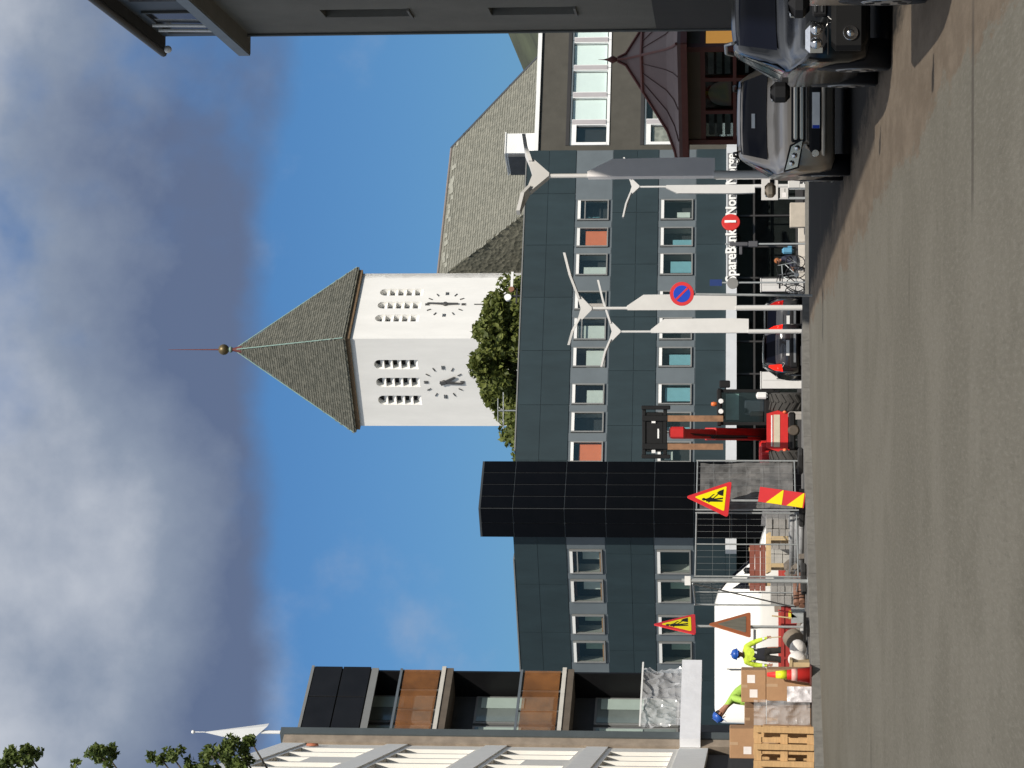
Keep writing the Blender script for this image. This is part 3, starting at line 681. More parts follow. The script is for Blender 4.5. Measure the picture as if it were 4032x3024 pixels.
for k in range(10):
    x = .55 + k * 3.3
    f_ = MB().box(x, x + 2.2, -.08, -.034, 12.02, 12.09).box(x, x + 2.2, -.08, -.034, 13.1, 13.17).box(x, x + .07, -.08, -.034, 12.09, 13.1).box(x + 2.13, x + 2.2, -.08, -.034, 12.09, 13.1)
    ob = f_.o('window', mat('bronze frame', (.05, .05, .045), .6), RBL)
    MB().box(x + .07, x + 2.13, -.055, -.04, 12.09, 13.1).o('pane', mat('sky glass', (.015, .02, .03), .05, 0, spec=.8), ob)
    for q in (.42, .95): MB().tube([(x + q, -.1, 12.0), (x + q + .12, -.1, 13.2)], .035, 8).o('glint_tube', WHT, ob)  # white tubes imitate bright reflections on the glass
r2_ = MB().box(-.24, 34, -.26, 9.3, 13.365, 13.62).o('roof', mat('roof bitumen edge', (.04, .038, .034), .8, .2), RBL)
MB().tube([(-.3, -.32, 13.42), (34, -.32, 13.42)], .075, 8).o('gutter', mat('brown gutter', (.07, .06, .05), .6), r2_)
MB().ball((.05, -.3, 13.25), .08, 8).o('eaves_lamp', WHT, r2_)
MB().tube([(.06, -.035, .2), (.06, -.035, 11.6)], .028, 8).o('downpipe', mat('zinc pipe', (.10, .105, .10), .5), RBL)

# ================================================================== LEFT: BLOCK WITH BALCONIES
BA = Frame(-8.26, 60, 59.0); ab = radians(59)
bal = thing('apartment_block', 'narrow dark block with stacked balconies, amber glass balustrades and black roof panels', 'building', (-8.26, 60, .15), ab)
BX = 2.42; zz = [3.02 - .15, 5.96 - .15, 8.93 - .15]; zroof = 12.1 - .15
BLK = mat('black anodised panel', (.010, .010, .011), .4, .3, 1.0, spec=.2); DGR = mat('dark grey wall', (.05, .054, .058), .8, .15)
AMB = mat('amber balustrade', (.30, .125, .035), .18, .5, 1.1, spec=.4); AMB.node_tree.nodes['Principled BSDF'].inputs['Alpha'].default_value = .45; CONC = mat('pale concrete edge', (.55, .53, .48), .85, .1)
SOF = mat('brown soffit', (.11, .09, .07), .9, .2); CUR = mat('sea green blind', (.34, .42, .38), .8, .06)
MB().box(0, BX, .8, 7, 2.45, zroof).o('back_wall', DGR, bal)
MB().box(-.02, .06, .02, .8, 2.42, zroof).o('side_wall', DGR, bal); MB().box(BX - .06, BX, .05, .8, 2.42, zroof).o('side_wall', BLK, bal)
for i, z in enumerate(zz):
    s_ = MB().box(-.01, BX + .02, -.02, .8, z - .28, z - .1).o('balcony_slab', SOF, bal)
    MB().box(-.03, BX + .05, -.05, .799, z - .098, z).o('slab_edge', CONC, s_)
    top = (zz[i + 1] - .3) if i < 2 else zroof
    if i > 0:
        for k in range(3):
            x0 = .07 + k * (BX - .1) / 3; x1 = x0 + (BX - .1) / 3 - .03
            MB().box(x0, x1, -.02, .0, z + .05, z + .92).o('balustrade_panel', AMB, bal)
        for k in range(4):
            x0 = .055 + k * (BX - .1) / 3; MB().box(x0 - .012, x0 + .012, .002, .04, z, z + 1.0).o('baluster', FRM, bal)
        MB().box(.03, BX - .03, -.035, .03, z + .97, z + 1.03).o('handrail', mat('steel rail', (.22, .24, .25), .4, .1, metal=.5), bal)
    for (x0, x1) in ((.12, 1.15), (1.25, 2.3)):
        w_ = MB().box(x0, x1, 0.74, .797, z + .1, z + 2.15).o('balcony_window', FRM, bal)
        MB().box(x0 + .06, x1 - .06, .725, .738, z + .16, z + 2.09).o('pane', mat('pale green glazing', (.17, .20, .19), .12, .2, .8, spec=.6), w_)
        MB().box(x0 + .55, x1 - .1, .70, .71, z + .95, z + 2.0).o('blind', CUR, w_)
    MB().tube([(.25, .5, z), (.3, .5, z + .8)], .05, 8).o('table_leg', DGR, bal)
for k in range(2):
    for j in range(2):
        x0 = .02 + k * BX / 2; z0 = zroof - 1.42 + j * .71
        MB().cbox(x0 + .012, x0 + BX / 2 - .012, -.045, .02, z0 + .012, z0 + .70, .008).o('roof_panel', BLK, bal)
MB().box(0.0, BX, .021, .2, zroof - 1.55, zroof).o('upper_wall', DGR, bal)
MB().box(-.02, BX + .02, -.06, 7, zroof + .002, zroof + .07).o('roof', FRM, bal)
MB().box(0.02, BX - .02, -.03, .03, zroof - 1.6, zroof - 1.43).o('sill_rail', FRM, bal)
# pilaster on the street corner: dark strip and stone strip
MB().box(-.26, -.035, -.1, .6, 0, 12.4).o('corner_strip', mat('slate grey strip', (.075, .09, .095), .6, .1), bal)
MB().box(-.52, -.265, -.06, .6, 0.0, 12.3).o('corner_strip', mat('tan stone strip', (.28, .23, .18), .9, .25, 3), bal)
# canopy wrapped in white sheeting, clear film hung from the rail above
def crumple(w, h, nx, nz, amp, seed, hf=1.0):
    random.seed(seed); P_ = [[0] * (nx + 1) for _ in range(nz + 1)]
    ph = [(random.uniform(-5, 5) * hf, random.uniform(-5, 5) * hf, random.uniform(0, 6), random.uniform(.3, 1)) for _ in range(14)]
    m_ = MB(); vs = []
    for j in range(nz + 1):
        for i in range(nx + 1):
            x, z = w * i / nx, h * j / nz
            q = Vector((x * 3.2 * hf + seed, z * 2.4 * hf, seed * .7)); y = (abs(mnoise.noise(q)) * 1.6 + abs(mnoise.noise(q * 2.3)) * .8 + mnoise.noise(q * .6)) * amp * 1.4
            vs.append((x, y, z))
    m_.add(vs, [(j * (nx + 1) + i, j * (nx + 1) + i + 1, (j + 1) * (nx + 1) + i + 1, (j + 1) * (nx + 1) + i) for j in range(nz) for i in range(nx)], False)
    return m_
cn = MB().box(-.55, BX + .05, -.32, -.055, zz[0] - .46, zz[0] + .02).o('canopy', mat('white sheeting', (.72, .73, .76), .35, .06, 2, .25, 4), bal)
fm = bpy.data.materials.new('clear film'); fm.use_nodes = True; t = fm.node_tree; b = t.nodes['Principled BSDF']
b.inputs['Base Color'].default_value = (.9, .92, .95, 1); b.inputs['Roughness'].default_value = .10; b.inputs['Alpha'].default_value = .30; b.inputs['Specular IOR Level'].default_value = 1.0
fl = crumple(2.3, .95, 90, 46, .10, 4, .85).o('plastic_film', fm, None, BA.w(.08, .2, 3.03), ab)
tag(fl, 'crumpled clear plastic film hanging over the lowest balcony above the white canopy', 'plastic sheet')
MB().box(-.02, BX, -.28, -.24, zz[0] + .95, zz[0] + .99).o('rail', WHT, bal)

# ================================================================== LEFT: WHITE GRID FACADE BLOCK
LA = Frame(-8.56, 59.75, 94.6); al = radians(94.6)
lat = thing('office_building', 'cream white block with a grid of floor bands and shallow bays', 'building', (LA.O.x, LA.O.y, 0), al)
CRM = mat('cream enamel', (.84, .82, .76), .7, .05, 1.5)
BND = mat('pale grey floor band', (.84, .84, .81), .7, .05)
bz = [(2.38, 3.05), (4.72, 5.22), (7.1, 7.6), (9.46, 9.95), (11.9, 12.45)]
hl = []
for k in range(9):
    for j in range(4):
        if k % 3 != 2: hl.append((-1.5 - k * 1.62 - 1.38, -1.5 - k * 1.62, bz[j][1] + .12, bz[j + 1][0] - .12))
        else: hl.append((-1.5 - k * 1.62 - 1.38, -1.5 - k * 1.62, bz[j][1] + .12 + (.95 if (k + j) % 2 else 0), bz[j + 1][0] - .12))
wall_holes(-20, 0, 2.38, 12.45, hl, .108).o('wall', CRM, lat)
for a_, b_, c_, d_ in hl:
    w_ = MB().box(a_ + .004, b_ - .004, .092, .107, c_ + .004, d_ - .004).o('window', mat('grey bay glass', (.10, .10, .095), .3, .15, .7), lat)
    MB().prism([(a_ + .02, c_ + (d_ - c_) * .35), (b_ - .02, d_ - .02), (a_ + .02, d_ - .02)], .084, .0905).o('bay_shadow', mat('painted bay shadow', (.055, .045, .03), .8, .2), w_)  # dark wedge paints the shadow under the head of the bay
for z0, z1 in bz: MB().box(-20, .02, -.035, -.001, z0, z1).o('floor_band', BND, lat)
MB().box(-20, -.01, .115, 9, 0, 12.4).o('core_wall', DARK, lat)
MB().box(-.008, .0, .0, 9, 2.38, 12.4).o('end_wall', CRM, lat)
for k in range(8): 
    w_ = MB().box(-2 - k * 2.3 - 2.1, -2 - k * 2.3, .3, .36, .25, 2.3).o('shop_window', ALU, lat)
    MB().box(-2 - k * 2.3 - 2.02, -2 - k * 2.3 - .08, .28, .295, .33, 2.22).o('pane', GLD, w_)
tp = at(56, 680, 51); 
MB().box(-20, -6.0, .35, 6, 12.455, 13.15).o('roof_plant_room', mat('black roof cladding', (.02, .021, .022), .6, .2), lat)
MB().box(-20, -5.9, .25, 6.1, 13.152, 13.2).o('plant_roof', FRM, lat)
sgn_ = MB().lathe([(.001, -.06), (.13, -.05), (.15, 0)], 14, 'y', (-1.0, -.02, 11.6)).o('facade_emblem', mat('rust red emblem', (.42, .14, .07), .7, .3), lat)
# slender white vane on the roof beyond
vp = at(140, 1150, 66)
va = thing('roof_vane', 'white wedge-shaped roof vane on a thin stem rising behind the cream block', 'roof vane', (vp.x, vp.y, 12.0), radians(-10))
MB().box(-.35, .25, -.3, .3, -12, 0).o('plinth', DGR, va)
MB().tube([(0, 0, 0), (0, 0, 2.2)], .05, 8).o('stem', WHT, va)
MB().add([(-.3, 0, 2.55), (.2, -.12, 2.0), (.2, .12, 2.0), (-.02, 0, 3.75), (.06, -.2, 1.95), (-.2, .2, 2.2)], [(0, 1, 3), (1, 2, 3), (2, 0, 3), (0, 2, 1)]).o('vane_blade', WHT, va)
MB().tube([(-.02, 0, 3.7), (-.02, 0, 4.0)], .012, 6).o('spike', WHT, va); MB().ball((-.02, 0, 4.02), .05, 6).o('tip_ball', WHT, va)

# ================================================================== KIOSK with flared copper roof
ko = Vector((7.72, 60.4, 0)); kz = gz(60) 
kio = thing('kiosk', 'red-brown timber kiosk with a flared brown metal roof and spike beyond the parked cars', 'kiosk', (ko.x, ko.y, kz), radians(45))
KW = 1.385; REDW = mat('oxblood timber', (.095, .022, .016), .6, .15, 6, stretch=(4, 4, 1)); KRF = mat('brown sheet roof', (.075, .04, .038), .5, .18, 2.5)
OCH = mat('ochre panel', (.085, .06, .035), .7, .15)
prof = [(2.7, 3.06), (2.21, 3.16), (1.71, 3.34), (.74, 3.94), (.14, 4.32), (.04, 4.52)]
def sqring(rd, z): q = rd / sqrt(2); return [(-q, -q, z), (q, -q, z), (q, q, z), (-q, q, z)]
mb = MB(); vs = [p for rd, z in [(2.7, 2.95), *prof] for p in sqring(rd, z)]
mb.add(vs, [(i * 4 + k, i * 4 + (k + 1) % 4, i * 4 + 4 + (k + 1) % 4, i * 4 + 4 + k) for i in range(6) for k in range(4)] + [(0, 3, 2, 1)])
rf = mb.o('roof', KRF, kio)
for k in range(4):
    pts_ = [sqring(rd, z)[k] for rd, z in prof]; MB().tube([(p[0], p[1], p[2] + .015) for p in pts_], .035, 6).o('hip_ridge', REDW, rf)
for sd in range(4):
    for i in range(1, 4):
        f = i / 4
        pts_ = []
        for rd, z in prof[:4]:
            a_, b_ = Vector(sqring(rd, z)[sd]), Vector(sqring(rd, z)[(sd + 1) % 4]); pts_.append(a_.lerp(b_, f) + Vector((0, 0, .012)))
        MB().tube(pts_, .014, 5).o('standing_seam', KRF, rf)
q_ = MB(); vs = [p for rd, z in ((.80, 3.90), (.82, 3.95), (.76, 3.99)) for p in sqring(rd, z)]
q_.add(vs, [(i * 4 + k, i * 4 + (k + 1) % 4, i * 4 + 4 + (k + 1) % 4, i * 4 + 4 + k) for i in range(2) for k in range(4)]); q_.o('roof_band', REDW, rf)
for k in range(4):
    a_, b_ = Vector(sqring(2.72, 0)[k]), Vector(sqring(2.72, 0)[(k + 1) % 4]); d_ = b_ - a_; an = atan2(d_.y, d_.x)
    MB().box(0, d_.length, -.02, .02, 2.84, 2.98).o('fascia', REDW, rf, a_, an)
MB().lathe([(.035, 4.5), (.05, 4.56), (.10, 4.66), (.04, 4.76), (.012, 4.86), (.004, 5.0)], 10).o('finial', REDW, rf)
for sd in range(4):
    an = sd * pi / 2
    def K(mb_, nm, m_, par=kio): return mb_.o(nm, m_, par, (0, 0, 0), an)
    K(MB().box(-KW, KW, -KW - .01, -KW + .05, 0, .75), 'dado_panel', REDW)
    K(MB().box(-KW, KW, -KW - .03, -KW + .06, 2.55, 2.93), 'frieze', OCH)
    K(MB().box(-KW - .06, -KW + .08, -KW - .06, -KW + .08, 0, 2.93), 'corner_post', REDW)
    K(MB().box(-KW, KW, -KW - .04, -KW + .06, 2.44, 2.55), 'lintel', REDW)
    K(MB().box(-KW, KW, -KW - .05, -KW + .06, 1.72, 1.80), 'transom', REDW)
    K(MB().box(-KW, KW, -KW - .055, -KW + .06, .75, .84), 'sill', REDW)
    wv = [-KW + .08, -.48, .48, KW - .08]
    for i in range(3):
        x0, x1 = wv[i], wv[i + 1]
        if i: K(MB().box(x0 - .05, x0 + .05, -KW - .045, -KW + .06, .84, 2.44), 'mullion', REDW)
        pm = GLD
        p_ = K(MB().box(x0 + .05, x1 - .05, -KW + .01, -KW + .02, 1.80, 2.44), 'upper_pane', pm)
        K(MB().box(x0 + .05, x1 - .05, -KW + .01, -KW + .02, .84, 1.72), 'lower_pane', pm)
        if sd == 0: K(MB().box(x0 + .06, x1 - .06, -KW + .04, -KW + .05, .9, 2.42), 'blind', mat('amber blind', (.80, .42, .10), .8, .05, emit=(1.0, .44, .10, 1.1)))  # glow is put on the blind itself, standing for light inside
        elif i == 1:
            pl = [(x0 + .12, 1.84), (x1 - .12, 1.84)] + [((x0 + x1) / 2 + .36 * cos(q), 2.02 + .36 * sin(q)) for q in [pi * k / 10 for k in range(11)]]
            K(MB().prism(pl, -KW + .05, -KW + .06), 'arched_panel', mat('grey green panel', (.30, .32, .29), .7, .1))
        else: 
            for j in range(3): K(MB().box(x0 + .1, x1 - .1, -KW + .05, -KW + .06, 1.86 + j * .19, 1.99 + j * .19), 'shelf_goods', mat('shelf goods', (.22, .23, .21), .7, .5, 4))
        for j in range(3): K(MB().box(x0 + .12, x0 + .2 + .22 * j, -KW + .05, -KW + .06, 1.0 + j * .22, 1.08 + j * .22), 'poster_strip', mat('poster strip', (.42, .42, .40), .8, .3, 5))
MB().box(-KW + .3, KW - .3, -KW + .3, KW - .3, 0, 2.6).o('inner_cabinet', DARK, kio)

# ================================================================== TREES
def leaves(name, m, centres, n, size, parent, seed, up_=.3):
    random.seed(seed); vs = []; fs = []
    for i in range(n):
        c, rr = random.choice(centres)
        d = Vector((random.gauss(0, 1), random.gauss(0, 1), random.gauss(0, 1))).normalized() * (random.random() ** .4)
        p = Vector(c) + Vector((d.x * rr[0], d.y * rr[1], d.z * rr[2]))
        nrm = Vector((random.gauss(0, 1), random.gauss(-.3, 1), random.gauss(up_, 1))).normalized()
        a = nrm.orthogonal().normalized(); a = Matrix.Rotation(random.uniform(0, 6.3), 3, nrm) @ a; b = nrm.cross(a)
        s_ = size * random.uniform(.6, 1.3); k = len(vs)
        vs += [p - a * s_, p - b * s_ * .55 + nrm * s_ * .12, p + a * s_, p + b * s_ * .55 + nrm * s_ * .12]; fs.append((k, k + 1, k + 2, k + 3))
    return MB().add(vs, fs).o(name, m, parent)
LF = leafmat('leaf green', (.055, .075, .013), (.19, .215, .055)); BARK = mat('bark', (.09, .075, .055), .95, .3, 8, .5, 20)
def crownclumps(w, d, h, z0, n, seed, r=(.5, 1.0)):
    random.seed(seed); out = []
    for i in range(n):
        t_ = random.random(); x = random.uniform(-1, 1); y = random.uniform(-1, 1)
        top = sqrt(max(0, 1 - x * x * .9)); z = z0 + h * random.uniform(.0, 1) * top
        q = random.uniform(*r); out.append(((x * w, y * d, z), (q, q, q * .75)))
    return out
tc_ = at(1600, 2040, 112)
tr = thing('tree', 'leafy green broadleaf tree rising behind the office roof below the clock tower', 'tree', (tc_.x, 112, -.95))
cl_ = crownclumps(3.2, 1.6, 2.6, 11.6, 95, 5, (.45, .95))
leaves('crown', LF, [((c[0], c[1], c[2]), r_) for c, r_ in cl_], 30000, .15, tr, 2)
mb = MB().tube([(0, 0, 0), (.1, 0, 6), (0, .1, 11)], .28, 10, .14)
mb.o('trunk', BARK, tr)
random.seed(9)
for i in range(9):
    c, _ = cl_[i * 3]; MB().tube([(0.05, 0, 8 + i * .25), ((c[0]) * .5, c[1] * .5, 10.6), (c[0], c[1], c[2])], .09, 6, .02).o('limb', BARK, tr)
for (U, V, Y, w, h, lb) in ((1195, 2000, 113, .5, .7, 'small bush top showing over the roof edge right of the black stair tower'), (1275, 1985, 112.5, .75, 1.1, 'low tree top on the roofline left of the large tree'),
                            (890, 2025, 108, .22, .5, 'tiny sprig of leaves over the roof just left of the black stair tower'), (648, 2035, 108, .25, .35, 'small tuft of leaves on the left wing roofline')):
    p = at(U, V, Y); t2 = thing('tree', lb, 'tree', (p.x, Y, -.95), 0, 'tree tops over the office roof')
    zt_ = p.z + .95
    leaves('crown', LF, [((random.uniform(-w, w), 0, zt_ - .4 + random.uniform(-.6, .25) * h), (w * .6, w * .6, h * .4)) for _ in range(7)], 700, .11, t2, int(U))
    MB().tube([(0, 0, 0), (0, .05, zt_ - .4)], .12, 8, .05).o('trunk', BARK, t2)
# street tree just outside the left edge, its boughs reaching into view
yt = 30.0
tl = thing('tree', 'near birch whose leafy twigs hang in at the left edge of the street', 'tree', (-5.9, yt, 0))
LF2 = leafmat('birch leaf', (.045, .075, .016), (.14, .18, .045))
cents = []; tw_ = []
for (U, V, s_, n_) in ((40, 60, .13, 8), (55, 110, .12, 6), (20, 20, .1, 4), (60, 390, .10, 7), (40, 430, .11, 5), (30, 640, .08, 4), (45, 680, .06, 3), (55, 830, .08, 4), (90, 900, .09, 5), (40, 960, .10, 6), (110, 985, .08, 5), (60, 860, .1, 4), (20, 900, .12, 6), (0, 760, .12, 5), (-60, 300, .3, 10), (-80, 600, .3, 10), (-90, 900, .3, 10)):
    p = at(U, V, yt)
    for k in range(n_): cents.append((p - tl.location + Vector((random.gauss(0, s_ * .5), random.gauss(0, .2), random.gauss(0, s_ * .6))), (.075, .08, .07)))
    tw_.append(p - tl.location)
leaves('crown', LF2, cents, 5200, .036, tl, 77)
MB().tube([(0, 0, 0), (-.1, 0, 4), (.05, 0, 9)], .17, 10, .05).o('trunk', BARK, tl)
for p in tw_: MB().tube([(-.05, 0, p.z - 1.4), (p.x * .5, p.y * .5, p.z - .5), p], .032, 6, .009).o('twig', BARK, tl)
# ================================================================== STREET LAMPS with winged heads and banner blades
LW_ = mat('warm white lacquer', (.62, .61, .585), .5, .05, 2); LG_ = mat('white lacquer lightened for shade', (.86, .83, .82), .85, .04)  # second white is lightened to offset the shade on the nearest blade
DKU = mat('dark lamp underside', (.03, .03, .032), .6)
def lamp(x, y, zj, yaw, sgn, p0, p1, wd, lab, pm=None, span=(1.25, 1.25), rise=(.5, .5), bare=0.0):
    z0 = gz(y); g = thing('street_lamp', lab, 'street lamp', (x, y, z0), yaw, 'winged street lamps round the square')
    J = zj - z0; a_, b_ = p0 - z0, p1 - z0
    MB().tube([(0, 0, 0), (0, 0, a_ + .02)], .075, 12).o('pole', LW_, g)
    MB().tube([(0, 0, a_ + .02), (0, 0, J)], .04, 10).o('upper_pole', LW_, g)
    MB().lathe([(.15, 0), (.15, .03), (.09, .06)], 14).o('base_plate', LW_, g)
    pl = [(sgn * -.05, a_), (sgn * wd, a_), (sgn * (wd + .02), a_ + .2 * (b_ - a_)), (sgn * wd, b_ - .45), (sgn * .06, b_), (sgn * -.05, b_ - .02)]
    MB().prism(pl, -.045, .045).o('banner_blade', pm or LW_, g)
    MB().prism([(-.03, J - .06), (.03, J - .06), (.36, J + .26), (.28, J + .32), (0, J + .24), (-.28, J + .32), (-.36, J + .26)], -.06, .06).o('head_gusset', LW_, g)
    for s_, sp, rs in ((1, span[0], rise[0]), (-1, span[1], rise[1])):
        w_ = MB(); pts_ = [(.27 * s_, J + .27, .10), (sp * .6 * s_, J + .27 + (rs - .27) * .6, .17), (sp * s_, J + rs, .07)]
        vs = []
        for px_, pz_, hw_ in pts_: vs += [(px_, -hw_, pz_ - .02), (px_, hw_, pz_ - .02), (px_, hw_, pz_ + .045), (px_, -hw_, pz_ + .045)]
        w_.add(vs, [(0, 1, 2, 3), (8, 11, 10, 9)] + [(i * 4 + k, i * 4 + (k + 1) % 4, i * 4 + 4 + (k + 1) % 4, i * 4 + 4 + k) for i in range(2) for k in range(4)])
        wg = w_.o('wing', LW_, g)
        MB().box(*sorted((.4 * s_, sp * .85 * s_)), -.06, .06, J + .2, J + .215).o('light_strip', DKU, wg) if False else None
    return g
A_ = at(2331, 2150, 45.2); B_ = at(1810, 2322, 68); C_ = at(1718, 2437, 84.5); D_ = at(2288, 2512, 99)
lamp(A_.x, 45.2, A_.z, radians(30), 1, at(0, 2815, 45.2).z, at(0, 2312, 45.2).z, .33, 'nearest winged lamp, with a white blade in shade, behind the parked SUVs', LG_, (.88, .78), (.42, .45))
lamp(B_.x, 68, B_.z, radians(-6), 1, at(0, 2900, 68).z, at(0, 2468, 68).z, .36, 'tallest-looking white winged lamp standing beside the round no-parking sign', None, (1.5, .98), (.66, .56))
lamp(C_.x, 84.5, C_.z, radians(10), 1, at(0, 2948, 84.5).z, at(0, 2562, 84.5).z, .42, 'white winged lamp beside the dark car with lit tail lights', None, (1.75, 1.2), (.70, .56))
lamp(D_.x, 99, D_.z, radians(20), -1, at(0, 2972, 99).z, at(0, 2622, 99).z, .30, 'farthest winged lamp, close to the bank front, with a narrow white blade', None, (1.25, 1.3), (.55, .55))

# a thin white banner post next to it
p = at(2328, 3140, 72)
bp_ = thing('banner_post', 'thin white banner post with a slanted top before the bank window', 'banner post', (p.x, 72, gz(72)))
MB().tube([(0, 0, 0), (0, 0, 1.1)], .035, 8).o('pole', LW_, bp_); zt_ = at(0, 2818, 72).z - gz(72)
MB().prism([(-.06, .9), (.06, .9), (.06, zt_ - .12), (-.06, zt_)], -.03, .03).o('blade', LW_, bp_)

# ================================================================== ROAD SIGNS ON POLES
STEEL = mat('galvanised pole', (.42, .44, .44), .4, .12, 6, metal=.3); SIGNR = mat('sign red enamel', (.62, .03, .035), .45, .05); SIGNB = mat('sign blue enamel', (.006, .055, .50), .45, .05); SIGNY = mat('sign yellow', (.85, .75, .0), .5, .04)
SIGNBK = mat('sign black', (.008, .008, .008), .6); SIGNG = mat('sign grey back', (.22, .22, .21), .6, .1)
p = at(1867, 2685, 58); h_ = p.z
npk = thing('no_parking_sign', 'round blue no-parking sign with red rim and slash on a thin pole', 'road sign', (p.x, 58, 0))
MB().tube([(-.05, 0, 0), (0, 0.06, h_ + .2)], .028, 8).o('pole', STEEL, npk)
MB().lathe([(.27, -.012), (.275, 0), (.27, .012)], 32, 'y', (0, 0, h_)).o('disc', SIGNR, npk)
MB().lathe([(.19, -.016), (.195, -.0125)], 32, 'y', (0, 0, h_)).o('blue_field', SIGNB, npk)
q_ = MB().box(-.19, .19, -.021, -.017, -.022, .022); q_.xf(Matrix.Translation((0, 0, h_)) @ Matrix.Rotation(radians(45), 4, 'Y')); q_.o('slash', SIGNR, npk)
p = at(1912, 3140, 80)
sns = thing('street_name_sign', 'small dark blue street name plate on a thin pole before the bank fascia', 'road sign', (p.x, 80, gz(80)))
h_ = at(0, 2840, 80).z - gz(80)
MB().tube([(0, 0, 0), (0, 0, h_ + .3)], .028, 8).o('pole', STEEL, sns)
MB().box(-.1, .1, -.03, -.01, h_ - .02, h_ + .36).o('name_plate', mat('navy plate', (.008, .03, .14), .5), sns)
MB().lathe([(.17, -.02), (.18, 0), (.17, .02)], 18, 'y', (-.02, -.03, h_ - .36)).o('disc_back', SIGNG, sns)
put('lettering', textmesh('GATA', .07, .006, mat('pale letter', (.35, .5, .6), .6), 0), sns, (0, -.036, h_ + .17), 0) if False else None

def tri(s_, inner=0.0):
    h = s_ * .866; c = h / 3
    P_ = [(0, h), (s_ / 2, 0), (-s_ / 2, 0)]
    cx, cz_ = 0, h / 3; k = 1 - inner
    return [((x - cx) * k + cx, (z - cz_) * k + cz_) for x, z in P_]
def rounded(poly, r=.05, n=4):
    out = []; m_ = len(poly)
    for i in range(m_):
        p, a, b = Vector(poly[i]), Vector(poly[i - 1]), Vector(poly[(i + 1) % m_])
        p0 = p + (a - p).normalized() * r * 1.7; p1 = p + (b - p).normalized() * r * 1.7
        for k in range(n + 1):
            t_ = k / n; out.append(tuple(p0 * (1 - t_) ** 2 + p * 2 * t_ * (1 - t_) + p1 * t_ ** 2))
    return out
def man_at_work(par, y):                  # black figure with a shovel and a heap
    g = MB()
    g.lathe([(.001, y - .004), (.045, y - .004), (.045, y)], 10, 'y', (-.06, 0, .52))
    g.prism([(-.13, .46), (-.05, .49), (.02, .38), (-.02, .28), (-.12, .27)], y - .004, y)
    g.prism([(-.12, .28), (-.05, .28), (-.06, .09), (-.11, .09)], y - .004, y); g.prism([(-.06, .29), (-.02, .29), (.03, .09), (-.02, .09)], y - .004, y)
    g.prism([(-.02, .42), (.0, .38), (.13, .28), (.12, .32)], y - .004, y); g.prism([(-.16, .40), (-.15, .42), (.16, .20), (.15, .18)], y - .005, y - .001)
    g.prism([(.08, .09), (.30, .09), (.24, .19), (.17, .24), (.11, .18)], y - .004, y)
    return g.o('figure', SIGNBK, par)
def roadwork_sign(p_tip, yaw, tilt, lab, base_z, side=1.02, back2=False, zs=None):
    x, y, ztop = p_tip; h = side * .866
    g = thing('roadwork_sign', lab, 'road sign', (x, y, base_z), yaw)
    zb = ztop - base_z - h
    R_ = Matrix.Rotation(tilt, 4, 'Y')
    MB().tube([(0, .04, 0), (0, .04, ztop - base_z - .25)], .028, 8).xf(Matrix.Identity(4)).o('pole', STEEL, g)
    pl = MB().prism(rounded(tri(side), .05), -.012, .012); pl.o('plate', SIGNR, g, (0, 0, zb), rot=(0, tilt, 0))
    MB().prism(rounded(tri(side, .30), .03), -.0165, -.0125).o('field', SIGNY, g, (0, 0, zb), rot=(0, tilt, 0))
    f_ = man_at_work(g, -.017); f_.location = (0, 0, zb + .07); f_.rotation_euler = (0, tilt, 0)
    MB().box(-.045, .045, .013, .08, zb + .15, zb + .2).o('clamp', STEEL, g); MB().box(-.045, .045, .013, .08, zb + .4, zb + .45).o('clamp', STEEL, g)
    MB().box(-.3, .3, -.05, .13, 0, .06).o('foot', SIGNBK, g); MB().box(-.05, .05, -.3, .38, .061, .12).o('foot', SIGNBK, g)
    if back2:
        zc2 = zs - base_z - h
        MB().prism(rounded(tri(side), .05), -.012, .012).o('rear_plate', mat('weathered sign rim', (.36, .11, .04), .7, .15), g, (0, .0, zc2), rot=(0, 0, radians(-6)))
        MB().prism(rounded(tri(side, .33), .03), -.0175, -.0125).o('rear_field', mat('weathered sign back', (.15, .14, .11), .8, .3, 6, stretch=(6, 1, .5)), g, (0, .0, zc2), rot=(0, 0, radians(-6)))
    return g
SZ = .17
p = at(1064, 2699, 58.3); roadwork_sign((p.x - .03, 58.3, p.z), radians(48), radians(4), 'large yellow and red roadwork triangle leaning beside the striped marker board', SZ, 1.17)
p = at(567, 2569, 54.4); roadwork_sign((p.x, 54.4, p.z), radians(71), radians(-2), 'edge-on roadwork triangle with a second brown-backed triangle below it on one pole', SZ, 1.06, True, at(0, 2786, 54.4).z)
# striped marker board
p0_, p1_ = at(1090, 2985, 57.8), at(1052, 3182, 57.8)
mk = thing('marker_board', 'red and yellow striped marker board leaning in front of the netted fence', 'marker board', (p1_.x, 57.8, SZ - .01))
hb = p0_.z - SZ; wB = .34
mb_t = Matrix.Rotation(radians(-6), 4, 'Y').inverted() if False else Matrix.Rotation(radians(8), 4, 'Y')
def MK(mb_, nm, m_): return mb_.xf(mb_t).o(nm, m_, mk)
MK(MB().box(-wB / 2, wB / 2, -.02, .02, .02, hb), 'board', SIGNR)
for z in (.05, .52):
    MK(MB().prism([(-wB / 2 + .01, z + .02), (wB / 2 - .01, z + .0 + .30), (wB / 2 - .01, z + .0), (wB / 2 - .05, z)] if False else [(-wB / 2 + .005, z), (wB / 2 - .005, z), (wB / 2 - .005, z + .0 + .02), (-wB / 2 + .005, z + .36)], -.026, -.021), 'stripe', SIGNY)
MK(MB().box(-.13, .13, .021, .16, 0.0, .07), 'foot', SIGNBK)

